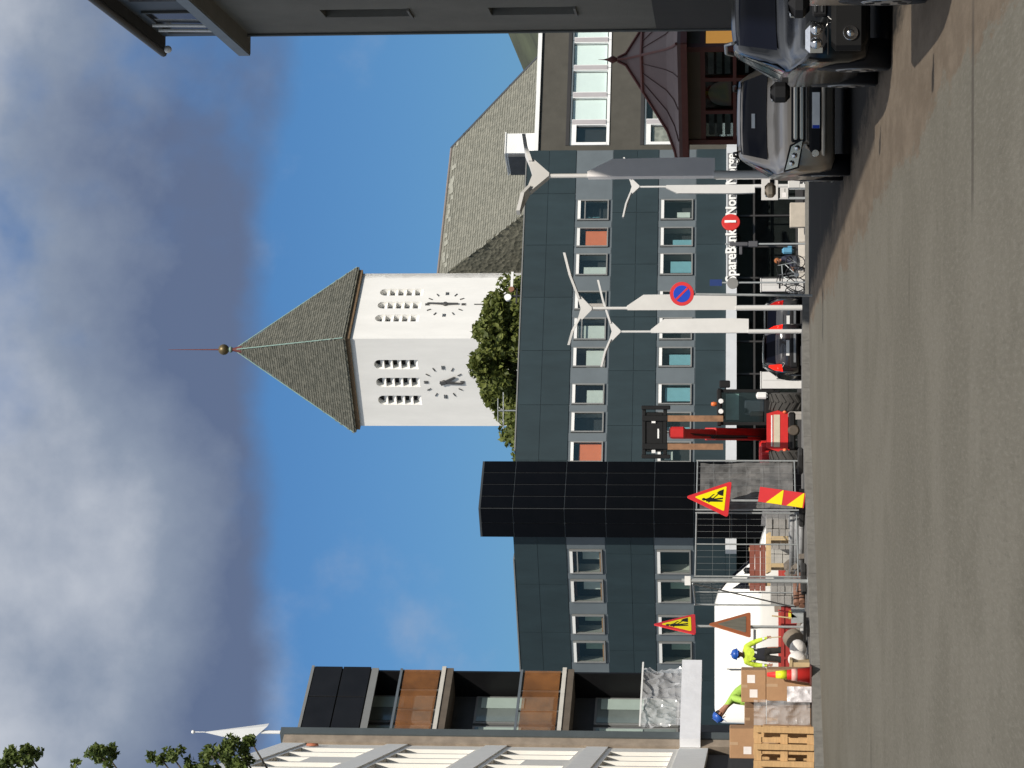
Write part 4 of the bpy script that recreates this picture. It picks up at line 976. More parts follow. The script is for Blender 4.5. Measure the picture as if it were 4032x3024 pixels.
# ================================================================== CARS
TYRE = mat('tyre rubber', (.016, .016, .016), .85, .15, 20); RIM = mat('alloy rim', (.32, .33, .34), .35, .1, metal=.7); BLKP = mat('black plastic', (.008, .008, .009), .6, .1, spec=.25)
CHR = mat('chrome', (.62, .62, .62), .12, 0, metal=1.0); CGL = mat('car glass', (.003, .004, .009), .05, 0, spec=.06); HL = mat('headlamp reflector', (.92, .92, .94), .12, .1, 30, metal=1.0)
HLG = glass('headlamp cover', (.95, .95, .95), 1.0, .02, .95); PLW = mat('plate white', (.75, .75, .73), .5); TAIL = mat('tail lamp red', (.55, .01, .008), .2, .1)
TAILL = mat('tail lamp lit', (.6, .02, .01), .2, .1, emit=(1.0, .015, .008, .9)); AMBR = mat('indicator amber', (.7, .25, .02), .3)
def lerpsec(S_, y):
    for i in range(len(S_) - 1):
        if S_[i][0] <= y <= S_[i + 1][0]:
            t_ = (y - S_[i][0]) / max(1e-6, S_[i + 1][0] - S_[i][0]); return tuple(S_[i][k] * (1 - t_) + S_[i + 1][k] * t_ for k in range(6))
    return S_[-1]
def secpts(s):
    y, zb, zbelt, wb_, zr, wr = s
    return [(wb_ * .80, zb), (wb_ * .96, zb + .05), (wb_, zb + .22), (wb_ * 1.0, zbelt - .18), (wb_ * .975, zbelt - .04), (wb_ * .95, zbelt), (wr + .02, zr - .10), (wr * .93, zr - .025), (wr * .6, zr), (0, zr + .008)]
def car(name, lab, cat, loc, rz, S_, paint, wheels, wr_, group=None, front=None, L=4.4, wins=None):
    g = thing(name, lab, cat, loc, rz, group)
    mb = MB(); n = len(S_)
    ys_ = []                                       # resample for a smooth skin
    for i in range(n - 1):
        for k in range(3): ys_.append(S_[i][0] + (S_[i + 1][0] - S_[i][0]) * k / 3)
    ys_.append(S_[-1][0])
    rings = []
    for y in ys_:
        h_ = secpts(lerpsec(S_, y)); rings.append([(x, y, z) for x, z in h_] + [(-x, y, z) for x, z in h_[-2::-1]])
    m_ = len(rings[0]); vs = [p_ for r_ in rings for p_ in r_]
    fs = [(i * m_ + k, i * m_ + (k + 1) % m_, (i + 1) * m_ + (k + 1) % m_, (i + 1) * m_ + k) for i in range(len(rings) - 1) for k in range(m_)]
    fs += [tuple(range(m_)), tuple((len(rings) - 1) * m_ + k for k in range(m_ - 1, -1, -1))]
    mb.add(vs, fs, True); body_ = mb.o('body', paint, g)
    def sidept(y, f, s_, off=.008):               # point on the side glass: f 0 at belt, 1 at roof
        q = secpts(lerpsec(S_, y)); a, b = Vector(q[5]), Vector(q[6]); p_ = a.lerp(b, f); d = (b - a); nn = Vector((d.y, -d.x)).normalized() * off
        p_ = p_ + (nn if nn.x > 0 else -nn); return (p_.x * s_, y, p_.y)
    for s_ in (-1, 1):
        for (ya, yb, ia, ib) in wins['side']:
            st = 5; q = MB(); vv = []
            for k in range(st + 1):
                y = ya + (yb - ya) * k / st; vv += [sidept(y, .06 if True else 0, s_), sidept(y, min(.96, ia + (ib - ia) * k / st), s_)]
            q.add(vv, [(2 * k, 2 * k + 1, 2 * k + 3, 2 * k + 2) for k in range(st)]); q.o('side_window', CGL, g)
    for nm, (ya, yb, wk) in wins['ends'].items():  # windscreen / rear window following the skin
        q = MB(); vv = []; st = 5; cols_ = 7
        for k in range(st + 1):
            y = ya + (yb - ya) * k / st; s = lerpsec(S_, y); q9 = secpts(s); wv_ = q9[7][0] * wk
            for c in range(cols_):
                x = -wv_ + 2 * wv_ * c / (cols_ - 1); z = s[4] - .02 * (abs(x) / wv_) ** 3 + .014
                vv.append((x, y, z))
        q.add(vv, [(k * cols_ + c, k * cols_ + c + 1, (k + 1) * cols_ + c + 1, (k + 1) * cols_ + c) for k in range(st) for c in range(cols_ - 1)], True); q.o(nm, CGL, g)
    for y in wheels:
        w2 = lerpsec(S_, y)[3]
        for s_ in (-1, 1):
            MB().lathe([(wr_ * 1.18, s_ * (w2 - .3)), (wr_ * 1.18, s_ * (w2 + .004)), (.02, s_ * (w2 + .004))], 24, 'x', (0, y, wr_)).o('wheel_arch', BLKP, g)
            w_ = MB().lathe([(wr_ * .62, s_ * (w2 - .2)), (wr_ * .97, s_ * (w2 - .2)), (wr_, s_ * (w2 - .16)), (wr_, s_ * (w2 - .03)), (wr_ * .95, s_ * (w2 + .012)), (wr_ * .66, s_ * (w2 + .012))], 28, 'x', (0, y, wr_)).o('wheel', TYRE, g)
            rm = MB().lathe([(wr_ * .65, s_ * (w2 + .005)), (wr_ * .6, s_ * (w2 + .02)), (wr_ * .18, s_ * (w2 + .014)), (.02, s_ * (w2 + .02))], 20, 'x', (0, y, wr_))
            rm.o('rim', RIM, w_)
            for k in range(5):
                a = k * 2 * pi / 5; MB().lathe([(.045, s_ * (w2 + .021)), (.04, s_ * (w2 + .024))], 8, 'x', (0, y + cos(a) * wr_ * .42, wr_ + sin(a) * wr_ * .42)).o('rim_hole', BLKP, w_)
    return g, body_
def mirror(g, x, y, z, paint, sc_=1.0):
    m_ = MB().cbox(*sorted((x, x + (.23 if x > 0 else -.23))), y - .09, y + .07, z, z + .17 * sc_, .055).o('wing_mirror', paint, g)
    MB().cbox(*sorted((x + (.04 if x > 0 else -.04), x + (.22 if x > 0 else -.22))), y + .06, y + .088, z + .03, z + .16 * sc_, .01).o('mirror_glass', CHR, m_)
    MB().box(*sorted((x - (.05 if x > 0 else -.05), x + (.02 if x > 0 else -.02))), y - .02, y + .03, z + .02, z + .09).o('mirror_arm', BLKP, m_)
SUVS = [(0.0, .44, .72, .50, .77, .40), (.025, .34, .79, .66, .84, .55), (.09, .27, .86, .79, .92, .67), (.24, .24, .92, .87, .98, .76), (.62, .24, 1.0, .91, 1.05, .80), (1.12, .24, 1.06, .92, 1.11, .82), (1.42, .24, 1.08, .92, 1.22, .76), (1.98, .24, 1.10, .92, 1.60, .64), (2.35, .24, 1.11, .92, 1.665, .62), (3.3, .24, 1.13, .92, 1.66, .61), (3.95, .24, 1.15, .91, 1.58, .60), (4.25, .28, 1.12, .88, 1.20, .70), (4.45, .34, 1.0, .80, 1.02, .66), (4.5, .45, .9, .6, .93, .5)]
SW = {'side': [(1.72, 2.28, .45, .93), (2.36, 3.16, .95, .95), (3.24, 3.85, .93, .72)], 'ends': {'windscreen': (1.40, 2.06, .93), 'rear_window': (3.97, 4.22, .85)}}
def suv_front(g, paint, kind):
    if kind == 'grille':                       # wide chrome-barred grille, swept headlamps
        for z in (.70, .79): MB().cbox(-.42, .42, -.035, .05, z, z + .055, .012).o('grille_bar', mat('grille bar', (.85, .78, .66), .28, .05, metal=.8), g)
        MB().cbox(-.46, .46, -.012, .06, .66, .88, .02).o('grille_surround', BLKP, g)
        MB().cbox(-.60, .60, -.03, .1, .44, .62, .03).o('lower_intake', BLKP, g)
        MB().cbox(-.66, .66, -.05, .05, .38, .44, .02).o('bumper_lip', mat('lip tan', (.55, .48, .38), .4, .1, metal=.5), g)
        for s_ in (-1, 1):
            MB().prism([(s_ * .40, .69), (s_ * .83, .77), (s_ * .89, .99), (s_ * .50, .90)], .012, .19, 'y').o('lamp_surround', BLKP, g)
            hl = MB().prism([(s_ * .43, .715), (s_ * .815, .79), (s_ * .865, .965), (s_ * .52, .875)], -.012, .18, 'y').o('headlight', HL, g)
            for dx, dz in ((.54, .79), (.65, .83), (.76, .87)): MB().ball((s_ * dx, -.015, dz), .042, 7).o('lamp_lens', CHR, hl)
            MB().lathe([(.05, -.0), (.06, .05)], 12, 'y', (s_ * .62, -.03, .53)).o('fog_lamp', HL, g)
    else:                                      # squarish lamps and round fog lamps in a deep bumper
        MB().cbox(-.42, .42, -.03, .05, .70, .86, .02).o('grille_surround', BLKP, g)
        for z in (.74, .81): MB().cbox(-.38, .38, -.045, -.02, z, z + .03, .008).o('grille_bar', mat('dark grille bar', (.06, .06, .06), .4, .1, metal=.5), g)
        MB().cbox(-.78, .78, -.06, .2, .30, .66, .05).o('bumper', mat('bumper black', (.006, .006, .006), .6, .1, spec=.2), g)
        for s_ in (-1, 1):
            hl = MB().cbox(*sorted((s_ * .46, s_ * .80)), -.015, .22, .70, .93, .05).o('headlight', HL, g)
            for dx in (.55, .70): MB().ball((s_ * dx, -.02, .815), .065, 8).o('lamp_lens', CHR, hl)
            MB().cbox(*sorted((s_ * .44, s_ * .82)), -.004, .1, .685, .70, .005).o('lamp_trim', BLKP, hl)
            fg = MB().lathe([(.075, -.085), (.085, -.04)], 16, 'y', (s_ * .60, 0, .46)).o('fog_lamp', HL, g); MB().ball((s_ * .60, -.075, .46), .045, 7, (1, .5, 1)).o('lamp_lens', CHR, fg)
    pl = MB().box(-.26, .26, -.075, -.062, .47, .58).o('licence_plate', PLW, g); MB().box(-.26, -.215, -.078, -.0755, .475, .575).o('plate_band', SIGNB, pl)
P_DK = mat('black car paint', (.005, .0055, .006), .14, .1, 2, spec=.22); P_TAN = mat('grey beige metallic', (.27, .222, .165), .3, .1, 2, metal=.4, coat=.35); P_NV = mat('dark maroon black paint', (.016, .011, .012), .25, .1, 2, coat=1.0)
def street_x(y): return .045 * (51 - y)
ca = radians(-3.0)
g, _ = car('parked_car', 'grey beige SUV with a barred grille, farther of the two SUVs facing the camera', 'car', (3.98, 37.2, 0), ca, SUVS, P_TAN, (.85, 3.5), .35, 'cars parked along the right kerb', wins=SW)
suv_front(g, P_TAN, 'grille')
for x in (-1.0, .98): mirror(g, x, 1.62, 1.08, P_TAN)
for s_ in (-1, 1): MB().tube([(s_ * .52, 2.2, 1.675), (s_ * .52, 2.4, 1.72), (s_ * .52, 3.6, 1.72), (s_ * .52, 3.8, 1.67)], .02, 6).o('roof_rail', BLKP, g)
for k in range(3): MB().box(-.5 + k * .33, -.28 + k * .33, 1.66, 1.665, 1.385, 1.45).o('windscreen_paper', PLW, g) if k == 1 else None
g2, _ = car('parked_car', 'black SUV with round fog lamps, parked in front of the grey beige SUV', 'car', (4.29, 26.9, 0), ca, [(a_, b_, c_, d_, e_ * (1.03 if e_ > 1.3 else 1), f_) for a_, b_, c_, d_, e_, f_ in SUVS], P_DK, (.85, 3.5), .36, 'cars parked along the right kerb', wins=SW)
suv_front(g2, P_DK, 'round')
for x in (-1.0, .98): mirror(g2, x, 1.58, 1.06, BLKP, 1.3)
for s_ in (-1, 1): MB().tube([(s_ * .52, 2.1, 1.70), (s_ * .52, 2.35, 1.78), (s_ * .52, 3.6, 1.78), (s_ * .52, 3.85, 1.70)], .022, 6).o('roof_rail', RIM, g2)
g3, _ = car('parked_car', 'dark car cut off by the edge of the picture, nearest of the row', 'car', (4.06, 18.7, 0), ca, SUVS, P_TAN, (.85, 3.5), .35, 'cars parked along the right kerb', wins=SW)
suv_front(g3, P_TAN, 'round'); [mirror(g3, x, 1.6, 1.06, BLKP) for x in (-1.0, .98)]
for s_ in (-1, 1): MB().cbox(*sorted((s_ * .62, s_ * .86)), 4.30, 4.5, .85, 1.05, .03).o('tail_light', TAIL, g3)
# small hatchback seen from behind, brake lamps lit
HS = [(0, .42, .62, .56, .66, .45), (.06, .24, .70, .74, .74, .62), (.3, .2, .8, .83, .85, .72), (.95, .2, .92, .86, .98, .75), (1.2, .2, .95, .86, 1.06, .72), (1.85, .2, .98, .86, 1.42, .58), (2.3, .2, .99, .86, 1.48, .57), (3.1, .2, 1.0, .86, 1.46, .56), (3.55, .2, 1.02, .85, 1.38, .55), (3.82, .25, 1.0, .83, 1.03, .66), (3.95, .3, .9, .78, .92, .62), (4.0, .4, .8, .6, .83, .5)]
HW = {'side': [(1.45, 2.15, .4, .93), (2.22, 2.95, .94, .94), (3.02, 3.45, .92, .75)], 'ends': {'windscreen': (1.22, 1.9, .92), 'rear_window': (3.58, 3.81, .88)}}
def hatch_rear(g, lit=True):
    for s_ in (-1, 1):
        tl_ = MB().prism([(s_ * .56, .84), (s_ * .80, .80), (s_ * .74, 1.10), (s_ * .64, 1.28), (s_ * .58, 1.26)], 3.80, 3.985, 'y').o('tail_light', TAILL if lit else TAIL, g)
        MB().ball((s_ * .70, 3.985, .93), .06, 7, (1, .4, 1)).o('lamp_lens', TAILL if lit else TAIL, tl_)
    pl = MB().box(-.26, .26, 4.0, 4.012, .58, .69).o('licence_plate', PLW, g)
    MB().cbox(-.68, .68, 3.9, 4.06, .30, .56, .04).o('rear_bumper', BLKP, g); MB().cbox(-.5, .5, 4.06, 4.075, .36, .44, .006).o('bumper_trim', RIM, g)
    MB().box(-.3, .3, 3.985, 4.0, .78, .81).o('tailgate_handle', CHR, g)
    MB().cbox(-.5, .5, 3.4, 3.62, 1.40, 1.44, .015).o('spoiler', BLKP, g)
c = at(1622, 3165, 86); g, _ = car('parked_car', 'black hatchback seen from behind with glowing red tail lights', 'car', (c.x, 90.2, gz(88) + .0), pi + radians(4), HS, P_NV, (.75, 3.2), .31, 'cars beyond the crossing', wins=HW); hatch_rear(g)
c = at(1800, 3160, 90); g, _ = car('parked_car', 'dark hatchback half hidden behind the white lamp pole', 'car', (c.x, 94.2, gz(92)), pi + radians(-6), HS, mat('charcoal paint', (.03, .03, .032), .3, .1, coat=1.0), (.75, 3.2), .31, 'cars beyond the crossing', wins=HW); hatch_rear(g, False)

# ================================================================== WHITE VAN with a slanted nose, facing right
VS = [(0, .5, .85, .60, .90, .5), (.05, .34, 1.0, .82, 1.04, .72), (.35, .30, 1.12, .93, 1.17, .82), (.85, .30, 1.22, .97, 1.30, .84), (1.05, .30, 1.26, .98, 1.42, .82), (1.72, .30, 1.30, .99, 2.20, .72), (2.05, .30, 1.32, .99, 2.46, .74), (2.4, .30, 1.34, .99, 2.56, .80), (5.4, .30, 1.36, .99, 2.56, .82), (5.75, .30, 1.36, .98, 2.50, .82), (5.8, .4, 1.3, .94, 2.4, .75)]
VW = {'side': [(1.32, 1.9, .25, .80)], 'ends': {'windscreen': (1.06, 1.95, .92)}}
vx = at(850, 2960, 74).x + .85
VANW = mat('white van paint', (.78, .765, .72), .35, .03, 2, coat=.6)
van, _ = car('delivery_van', 'white high-roof delivery van facing right behind the site fence', 'van', (vx, 74.6, gz(75) + .14), radians(90), VS, VANW, (.95, 4.6), .34, wins=VW)
for s_ in (-1, 1):
    MB().cbox(*sorted((s_ * .55, s_ * .90)), .0, .2, .88, 1.08, .03).o('headlight', HL, van)
    MB().box(*sorted((s_ * .992, s_ * 1.006)), 1.0, 5.5, .52, .72).o('red_stripe', mat('van stripe red', (.42, .045, .03), .5), van)
    MB().box(*sorted((s_ * .93, s_ * 1.0)), 3.0, 3.015, .5, 2.2).o('door_gap', BLKP, van); MB().box(*sorted((s_ * .93, s_ * 1.0)), 4.2, 4.215, .5, 2.2).o('door_gap', BLKP, van)
    MB().box(*sorted((s_ * .95, s_ * 1.0)), 3.05, 4.15, 1.42, 1.435).o('side_moulding', BLKP, van)
mirror(van, 1.0, 1.35, 1.45, BLKP, 1.6); mirror(van, -1.0, 1.35, 1.45, BLKP, 1.6)
MB().cbox(-.85, .85, -.06, .1, .34, .62, .04).o('bumper', BLKP, van); MB().cbox(-.5, .5, -.03, .05, .68, .86, .02).o('grille', BLKP, van)

# ================================================================== TELEHANDLER
th_ = at(1330, 3165, 82); TX = th_.x
tel = thing('telehandler', 'red telescopic handler facing the camera with raised boom and hanging rusty forks', 'telehandler', (TX - .02, 82, gz(82) - .02))
TR = mat('machine red', (.55, .022, .02), .4, .12, 3); TB = mat('machine black', (.009, .009, .009), .5, .15, spec=.3); FK = mat('rusty fork steel', (.24, .125, .065), .75, .3, 5)
TYR2 = mat('lug tyre rubber', (.045, .042, .038), .9, .2, 12)
tz = gz(82) - .02
def tzv(v, y): return at(0, v, y).z - tz
for x in (-.92, .92):
    for y in (.35, 3.3):
        w_ = MB().lathe([(.30, -.30), (.54, -.30), (.575, -.25), (.575, .25), (.54, .30), (.30, .30)], 30, 'x', (x, y, .58)).o('wheel', TYR2, tel)
        MB().lathe([(.30, -.26 if x > 0 else .26), (.28, .27 if x > 0 else -.27), (.05, .3 if x > 0 else -.3)], 18, 'x', (x, y, .58)).o('rim', mat('rim grey', (.3, .3, .3), .5), w_)
        lg = MB()
        for k in range(16):
            for s_ in (-1, 1):
                a = 2 * pi * (k + (.5 if s_ > 0 else 0)) / 16
                q = MB().box(min(0, s_ * .29), max(0, s_ * .29), -.035, .035, .56, .612); q.xf(Matrix.Translation((x, y, .58)) @ Matrix.Rotation(a, 4, 'X') @ Matrix.Rotation(s_ * radians(32), 4, 'Z')); lg.add(q.v, q.f)
        lg.o('tread_lugs', TYR2, w_)
MB().cbox(-.42, .42, .5, 4.2, .5, 1.05, .05).o('chassis', TB, tel)
fr_p = MB().prism([(-.62, .60), (.62, .60), (.72, .72), (.55, 1.28), (-.55, 1.28), (-.72, .72)], -.12, .35).o('front_frame', TR, tel)
MB().box(-.52, .52, -.135, -.122, .86, 1.06).o('reflective_plate', mat('buff plate', (.55, .48, .36), .5, .1), tel); MB().box(-.5, .5, -.134, -.121, 1.10, 1.14).o('white_strip', WHT, tel)
for s_ in (-1, 1):
    MB().ball((s_ * .62, -.13, .70), .07, 8).o('front_lamp', mat('orange lamp', (.75, .16, .06), .3), tel)
    MB().prism([(s_ * .45, .9), (s_ * .62, .9), (s_ * .75, .62), (s_ * .6, .55)], -.11, .3).o('side_bracket', TR, tel)
MB().cbox(-.6, .6, -.2, .25, .36, .58, .05).o('axle_housing', TB, tel); MB().lathe([(.14, -.28), (.2, -.1), (.2, .1)], 14, 'y', (.02, 0, .42)).o('differential', mat('oily steel', (.09, .07, .05), .6, .3), tel)
MB().cbox(-1.12, -.35, 1.2, 3.6, .75, 1.5, .08).o('engine_cover', TR, tel)
for x in (-1.12, -.8, -.55): MB().cbox(x, x + .14, .8, 1.25, .85, 1.45, .03).o('guard_rib', TR, tel)
# cab on the right-hand side in the picture
cx0, cx1 = .22, 1.28; cz0, cz1 = 1.05, 2.72
for (x, y) in ((cx0, .5), (cx1, .5), (cx0, 2.0), (cx1, 2.0)): MB().box(x - .05, x + .05, y - .05, y + .05, cz0, cz1).o('cab_pillar', TB, tel)
rfc = MB().cbox(cx0 - .08, cx1 + .08, .35, 2.1, cz1, cz1 + .16, .04).o('cab_roof', TB, tel)
for x in (.62, .95): MB().lathe([(.07, -.06), (.09, .02)], 12, 'y', (x, .30, cz1 + .02)).o('work_lamp', WHT, rfc)
MB().lathe([(.07, 0), (.075, .12), (.05, .19)], 12, 'z', (.85, .9, cz1 + .16)).o('beacon', mat('orange beacon', (.70, .16, .04), .3), rfc)
MB().box(cx0 + .05, cx1 - .05, .47, .48, cz0 + .35, cz1).o('cab_glass', GLS, tel); MB().box(cx1 - .004, cx1 + .004, .55, 1.95, cz0 + .35, cz1).o('cab_glass', GLS, tel)
MB().box(cx0 - .004, cx0 + .004, .55, 1.95, cz0 + .35, cz1).o('cab_glass', GLS, tel); MB().box(cx0, cx1, 2.0, 2.03, cz0, cz1).o('cab_back', mat('cab rear dark', (.02, .028, .032), .3, .3, 2), tel)
MB().box(cx0 + .1, cx1 - .1, 1.97, 1.995, cz1 - .55, cz1 - .12).o('rear_window', mat('teal rear window', (.32, .48, .45), .3, .2, 2), tel)
MB().cbox(.45, .62, .6, .7, cz0 + .3, cz0 + .75, .03).o('steering_column', TB, tel)
MB().cbox(cx0, cx1, .45, 2.0, .85, cz0 + .3, .04).o('cab_base', TB, tel); MB().cbox(.5, 1.0, 1.1, 1.6, 1.3, 2.0, .06).o('seat', mat('seat navy', (.02, .028, .04), .8), tel)
MB().cbox(1.02, 1.24, .32, .44, 1.25, 1.62, .05).o('side_mirror', WHT, tel); MB().cbox(1.38, 1.62, .3, .4, 2.45, 2.8, .03).o('wing_mirror', TB, tel)
MB().tube([(cx1, .5, 2.6), (1.5, .35, 2.6)], .02, 6).o('mirror_arm', TB, tel)
# boom: two nested sections rising towards the camera
yb = -2.0
b0, b1 = Vector((-.18, 3.2, 1.35)), Vector((-.06, yb, tzv(2660, 80)))
def beam(a, b, w, h):
    d = (b - a); L_ = d.length; Mx = d.to_track_quat('Y', 'Z').to_matrix().to_4x4(); Mx.translation = a
    return MB().cbox(-w, w, 0, L_, -h, h, .025).xf(Mx)
mid = b0.lerp(b1, .62); beam(b0, mid, .2, .22).o('boom_outer', TR, tel); beam(b0.lerp(b1, .58), b1, .16, .18).o('boom_inner', TR, tel)
beam(b0.lerp(b1, .30) - Vector((.1, 0, .28)), b0.lerp(b1, .7) - Vector((.1, 0, .28)), .05, .05).o('hydraulic_ram', TB, tel)
hd = MB().cbox(-.2, .16, yb - .3, yb + .2, b1.z - .3, b1.z + .2, .05).o('boom_head', TR, tel)
ct, cb = tzv(2530, 80), tzv(2628, 80)
MB().cbox(-.80, .80, yb - .42, yb - .3, ct - .12, ct, .02).o('carriage_rail', TB, tel); MB().cbox(-.80, .80, yb - .42, yb - .3, cb, cb + .12, .02).o('carriage_rail', TB, tel)
MB().cbox(-.62, .62, yb - .38, yb - .32, cb + .12, ct - .12, .02).o('carriage_plate', TB, tel)
for x in (-.83, .70): MB().cbox(x, x + .13, yb - .5, yb - .28, cb - .1, ct + .02, .02).o('carriage_side', TB, tel)
for x in (-.66, .28, .72): MB().box(x, x + .1, yb - .44, yb - .425, ct - .42, ct - .3).o('carriage_bolt', WHT, tel)
MB().box(-.2, .1, yb - .39, yb - .385, cb + .25, cb + .3).o('white_rod', WHT, tel)
for x in (-.45, .43):
    MB().cbox(x - .09, x + .09, yb - .46, yb - .40, cb - .05, ct, .015).o('fork_heel', TB, tel)
    f_ = MB().prism([(yb - .46, cb - .02), (yb - .40, cb - .02), (yb - .44, cb - 1.75), (yb - .48, cb - 1.75)], x - .1, x + .09, 'x').o('fork', FK, tel)
for k in range(2): MB().tube([(-.05 + .03 * k, yb - .2 + .1 * k, b1.z), (-.15 + .03 * k, yb + 1.2, b1.z - .9 - .1 * k), (-.2, 1.0, 1.5)], .016, 6).o('hose', TB, tel)
# ================================================================== SITE FENCES
FGAL = mat('fence zinc', (.36, .38, .38), .45, .12, 8, metal=.3); FOOT = mat('rubber fence foot', (.025, .025, .025), .9)
NETM = bpy.data.materials.new('dusty grey netting'); NETM.use_nodes = True; t = NETM.node_tree; b = t.nodes['Principled BSDF']
nz_ = t.nodes.new('ShaderNodeTexNoise'); nz_.inputs['Scale'].default_value = 2.2; nz_.inputs['Detail'].default_value = 7; tcx = t.nodes.new('ShaderNodeTexCoord'); t.links.new(tcx.outputs['Object'], nz_.inputs['Vector'])
rp_ = t.nodes.new('ShaderNodeValToRGB'); t.links.new(nz_.outputs[0], rp_.inputs[0]); rp_.color_ramp.elements[0].color = (.10, .10, .10, 1); rp_.color_ramp.elements[1].color = (.21, .205, .20, 1); rp_.color_ramp.elements[0].position = .35; rp_.color_ramp.elements[1].position = .7
t.links.new(rp_.outputs[0], b.inputs['Base Color']); b.inputs['Roughness'].default_value = .9; b.inputs['Alpha'].default_value = .86
def fence(A, B, z0, z1, lab, net=False, brace=False, step=.21):
    A, B = Vector((*A, 0)), Vector((*B, 0)); d = B - A; L_ = d.length; a = atan2(d.y, d.x)
    base = site_z(max(A.y, B.y)) if True else 0
    g = thing('site_fence', lab, 'fence', (A.x, A.y, base), a, 'steel site fence panels'); z0 -= base; z1 -= base
    MB().tube([(0, 0, z0 - .15), (0, 0, z1 + .03)], .021, 8).o('post', FGAL, g); MB().tube([(L_, 0, z0 - .15), (L_, 0, z1 + .03)], .021, 8).o('post', FGAL, g)
    MB().tube([(.02, 0, z0), (L_ - .02, 0, z0)], .017, 8).o('bottom_rail', FGAL, g); MB().tube([(.02, 0, z1), (L_ - .02, 0, z1)], .017, 8).o('top_rail', FGAL, g)
    if L_ > 2: MB().tube([(L_ * .5, 0, z0), (L_ * .5, 0, z1)], .017, 8).o('mid_post', FGAL, g)
    w_ = MB(); n = int(L_ / step)
    for i in range(1, n): x = L_ * i / n; w_.box(x - .0016, x + .0016, -.0016, .0016, z0, z1)
    for k in range(1, 6): z = z0 + (z1 - z0) * k / 6; w_.box(.02, L_ - .02, -.005, -.0018, z - .0016, z + .0016)
    wm = w_.o('wire_mesh', FGAL, g); wm['kind'] = 'stuff'
    for x in (.0, L_): MB().cbox(x - .14, x + .14, -.32, .32, 0, .13, .03).o('foot', FOOT, g)
    if net: 
        q = crumple(L_ - .1, z1 - z0 - .12, 26, 20, .035, 12); q.xf(Matrix.Translation((.05, -.06, z0 + .05))); q.o('netting', NETM, g)
    if brace: MB().tube([(L_ * .95, .1, z0 - .1), (.05, .1, z1)], .017, 8).o('brace', FGAL, g)
    return g
def fp(U, V, Y): p = at(U, V, Y); return (p.x, p.y)
ftop = at(0, 2742, 58.5).z
fence(fp(1209, 3140, 60.2), fp(1015, 3150, 58.8), .36, ftop, 'site fence panel covered in dusty grey netting next to the red machine', net=True)
fence(fp(1003, 3150, 58.7), fp(752, 3172, 57.0), .34, ftop, 'open wire site fence panel behind the roadwork triangle', )
fence(fp(742, 3172, 56.9), fp(640, 3180, 60.4), .34, ftop + .06, 'narrow-looking site fence panel seen edge-on with a diagonal brace', brace=True)
p = at(735, 3185, 55.8)
sp = thing('scaffold_post', 'thick galvanised scaffold post at the corner of the fence', 'post', (p.x, 55.8, .16)); MB().tube([(0, 0, 0), (0, 0, at(0, 2684, 55.8).z - .16)], .045, 10).o('tube', FGAL, sp)
MB().box(-.1, .1, -.06, .06, at(0, 2712, 55.8).z - .2, at(0, 2696, 55.8).z - .16).o('coupler', WHT, sp); MB().lathe([(.1, 0), (.1, .012)], 12).o('base_plate', FGAL, sp)

# ================================================================== CARTONS, PALLETS, CONE, SACKS
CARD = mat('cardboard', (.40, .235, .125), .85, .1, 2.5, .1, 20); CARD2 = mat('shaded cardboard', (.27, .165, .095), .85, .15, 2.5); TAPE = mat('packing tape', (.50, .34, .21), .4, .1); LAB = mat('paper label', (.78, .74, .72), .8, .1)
def carton(U0, U1, V0, V1, Y, dep, lab, m=CARD, rz=0.0, zb=None, labs=1, name='cardboard_box'):
    a_, b_ = at(U0, V1, Y), at(U1, V0, Y); w, h = (b_.x - a_.x) / 2, b_.z - a_.z
    g = thing(name, lab, 'box', ((a_.x + b_.x) / 2, Y + dep / 2, a_.z if zb is None else zb), rz)
    if zb is not None: h = b_.z - zb
    MB().cbox(-w, w, -dep / 2, dep / 2, 0, h, .012).o('carton', m, g)
    MB().box(-.03, .03, -dep / 2 - .003, dep / 2 + .003, h * .75, h + .003).o('tape', TAPE, g)
    MB().box(-w - .001, w + .001, -.004, .004, h - .001, h + .004).o('flap_seam', CARD2, g)
    for k in range(labs):
        x = -w * .7 + k * w * .9; MB().box(x, x + w * .5, -dep / 2 - .004, -dep / 2 - .001, h * (.35 + .1 * k), h * (.35 + .1 * k) + .16).o('label_sticker', LAB, g)
    return g
PZ = .165
bB = carton(262, 388, 3018, 3190, 52.7, .55, 'lower brown carton behind the traffic cone', zb=PZ, labs=1)
carton(258, 386, 2919, 3016, 52.7, .55, 'tall-labelled brown carton stacked above the traffic cone', zb=at(0, 3018, 52.7).z + .006, labs=2)
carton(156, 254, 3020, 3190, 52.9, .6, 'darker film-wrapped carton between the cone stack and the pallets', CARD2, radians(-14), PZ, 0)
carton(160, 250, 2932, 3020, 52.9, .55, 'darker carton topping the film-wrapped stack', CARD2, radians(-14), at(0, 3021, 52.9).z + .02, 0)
carton(38, 158, 3006, 3200, 52.0, .6, 'carton hidden low behind the upright pallets', zb=PZ, labs=0)
carton(36, 156, 2873, 3004, 52.0, .6, 'light brown carton resting above the upright pallets', zb=at(0, 3006, 52.0).z + .006, labs=1)
carton(-110, 24, 3010, 3200, 51.9, .55, 'flat carton at the left edge beside the pallets', CARD, 0, PZ, 0)
f2 = crumple(.62, 1.15, 24, 30, .05, 9).o('plastic_wrap', fm, None, (at(152, 3100, 52.55).x, 52.52, .2), radians(-14)); tag(f2, 'loose clear wrapping hanging down the darker cartons', 'plastic sheet')
f3 = crumple(.32, .5, 14, 18, .05, 19).o('plastic_wrap', mat('white film', (.70, .68, .70), .3, .1, 4, .4, 10), None, (at(258, 3190, 52.4).x, 52.42, .17), radians(6)); tag(f3, 'torn white film at the foot of the carton stack beside the cone', 'plastic sheet')
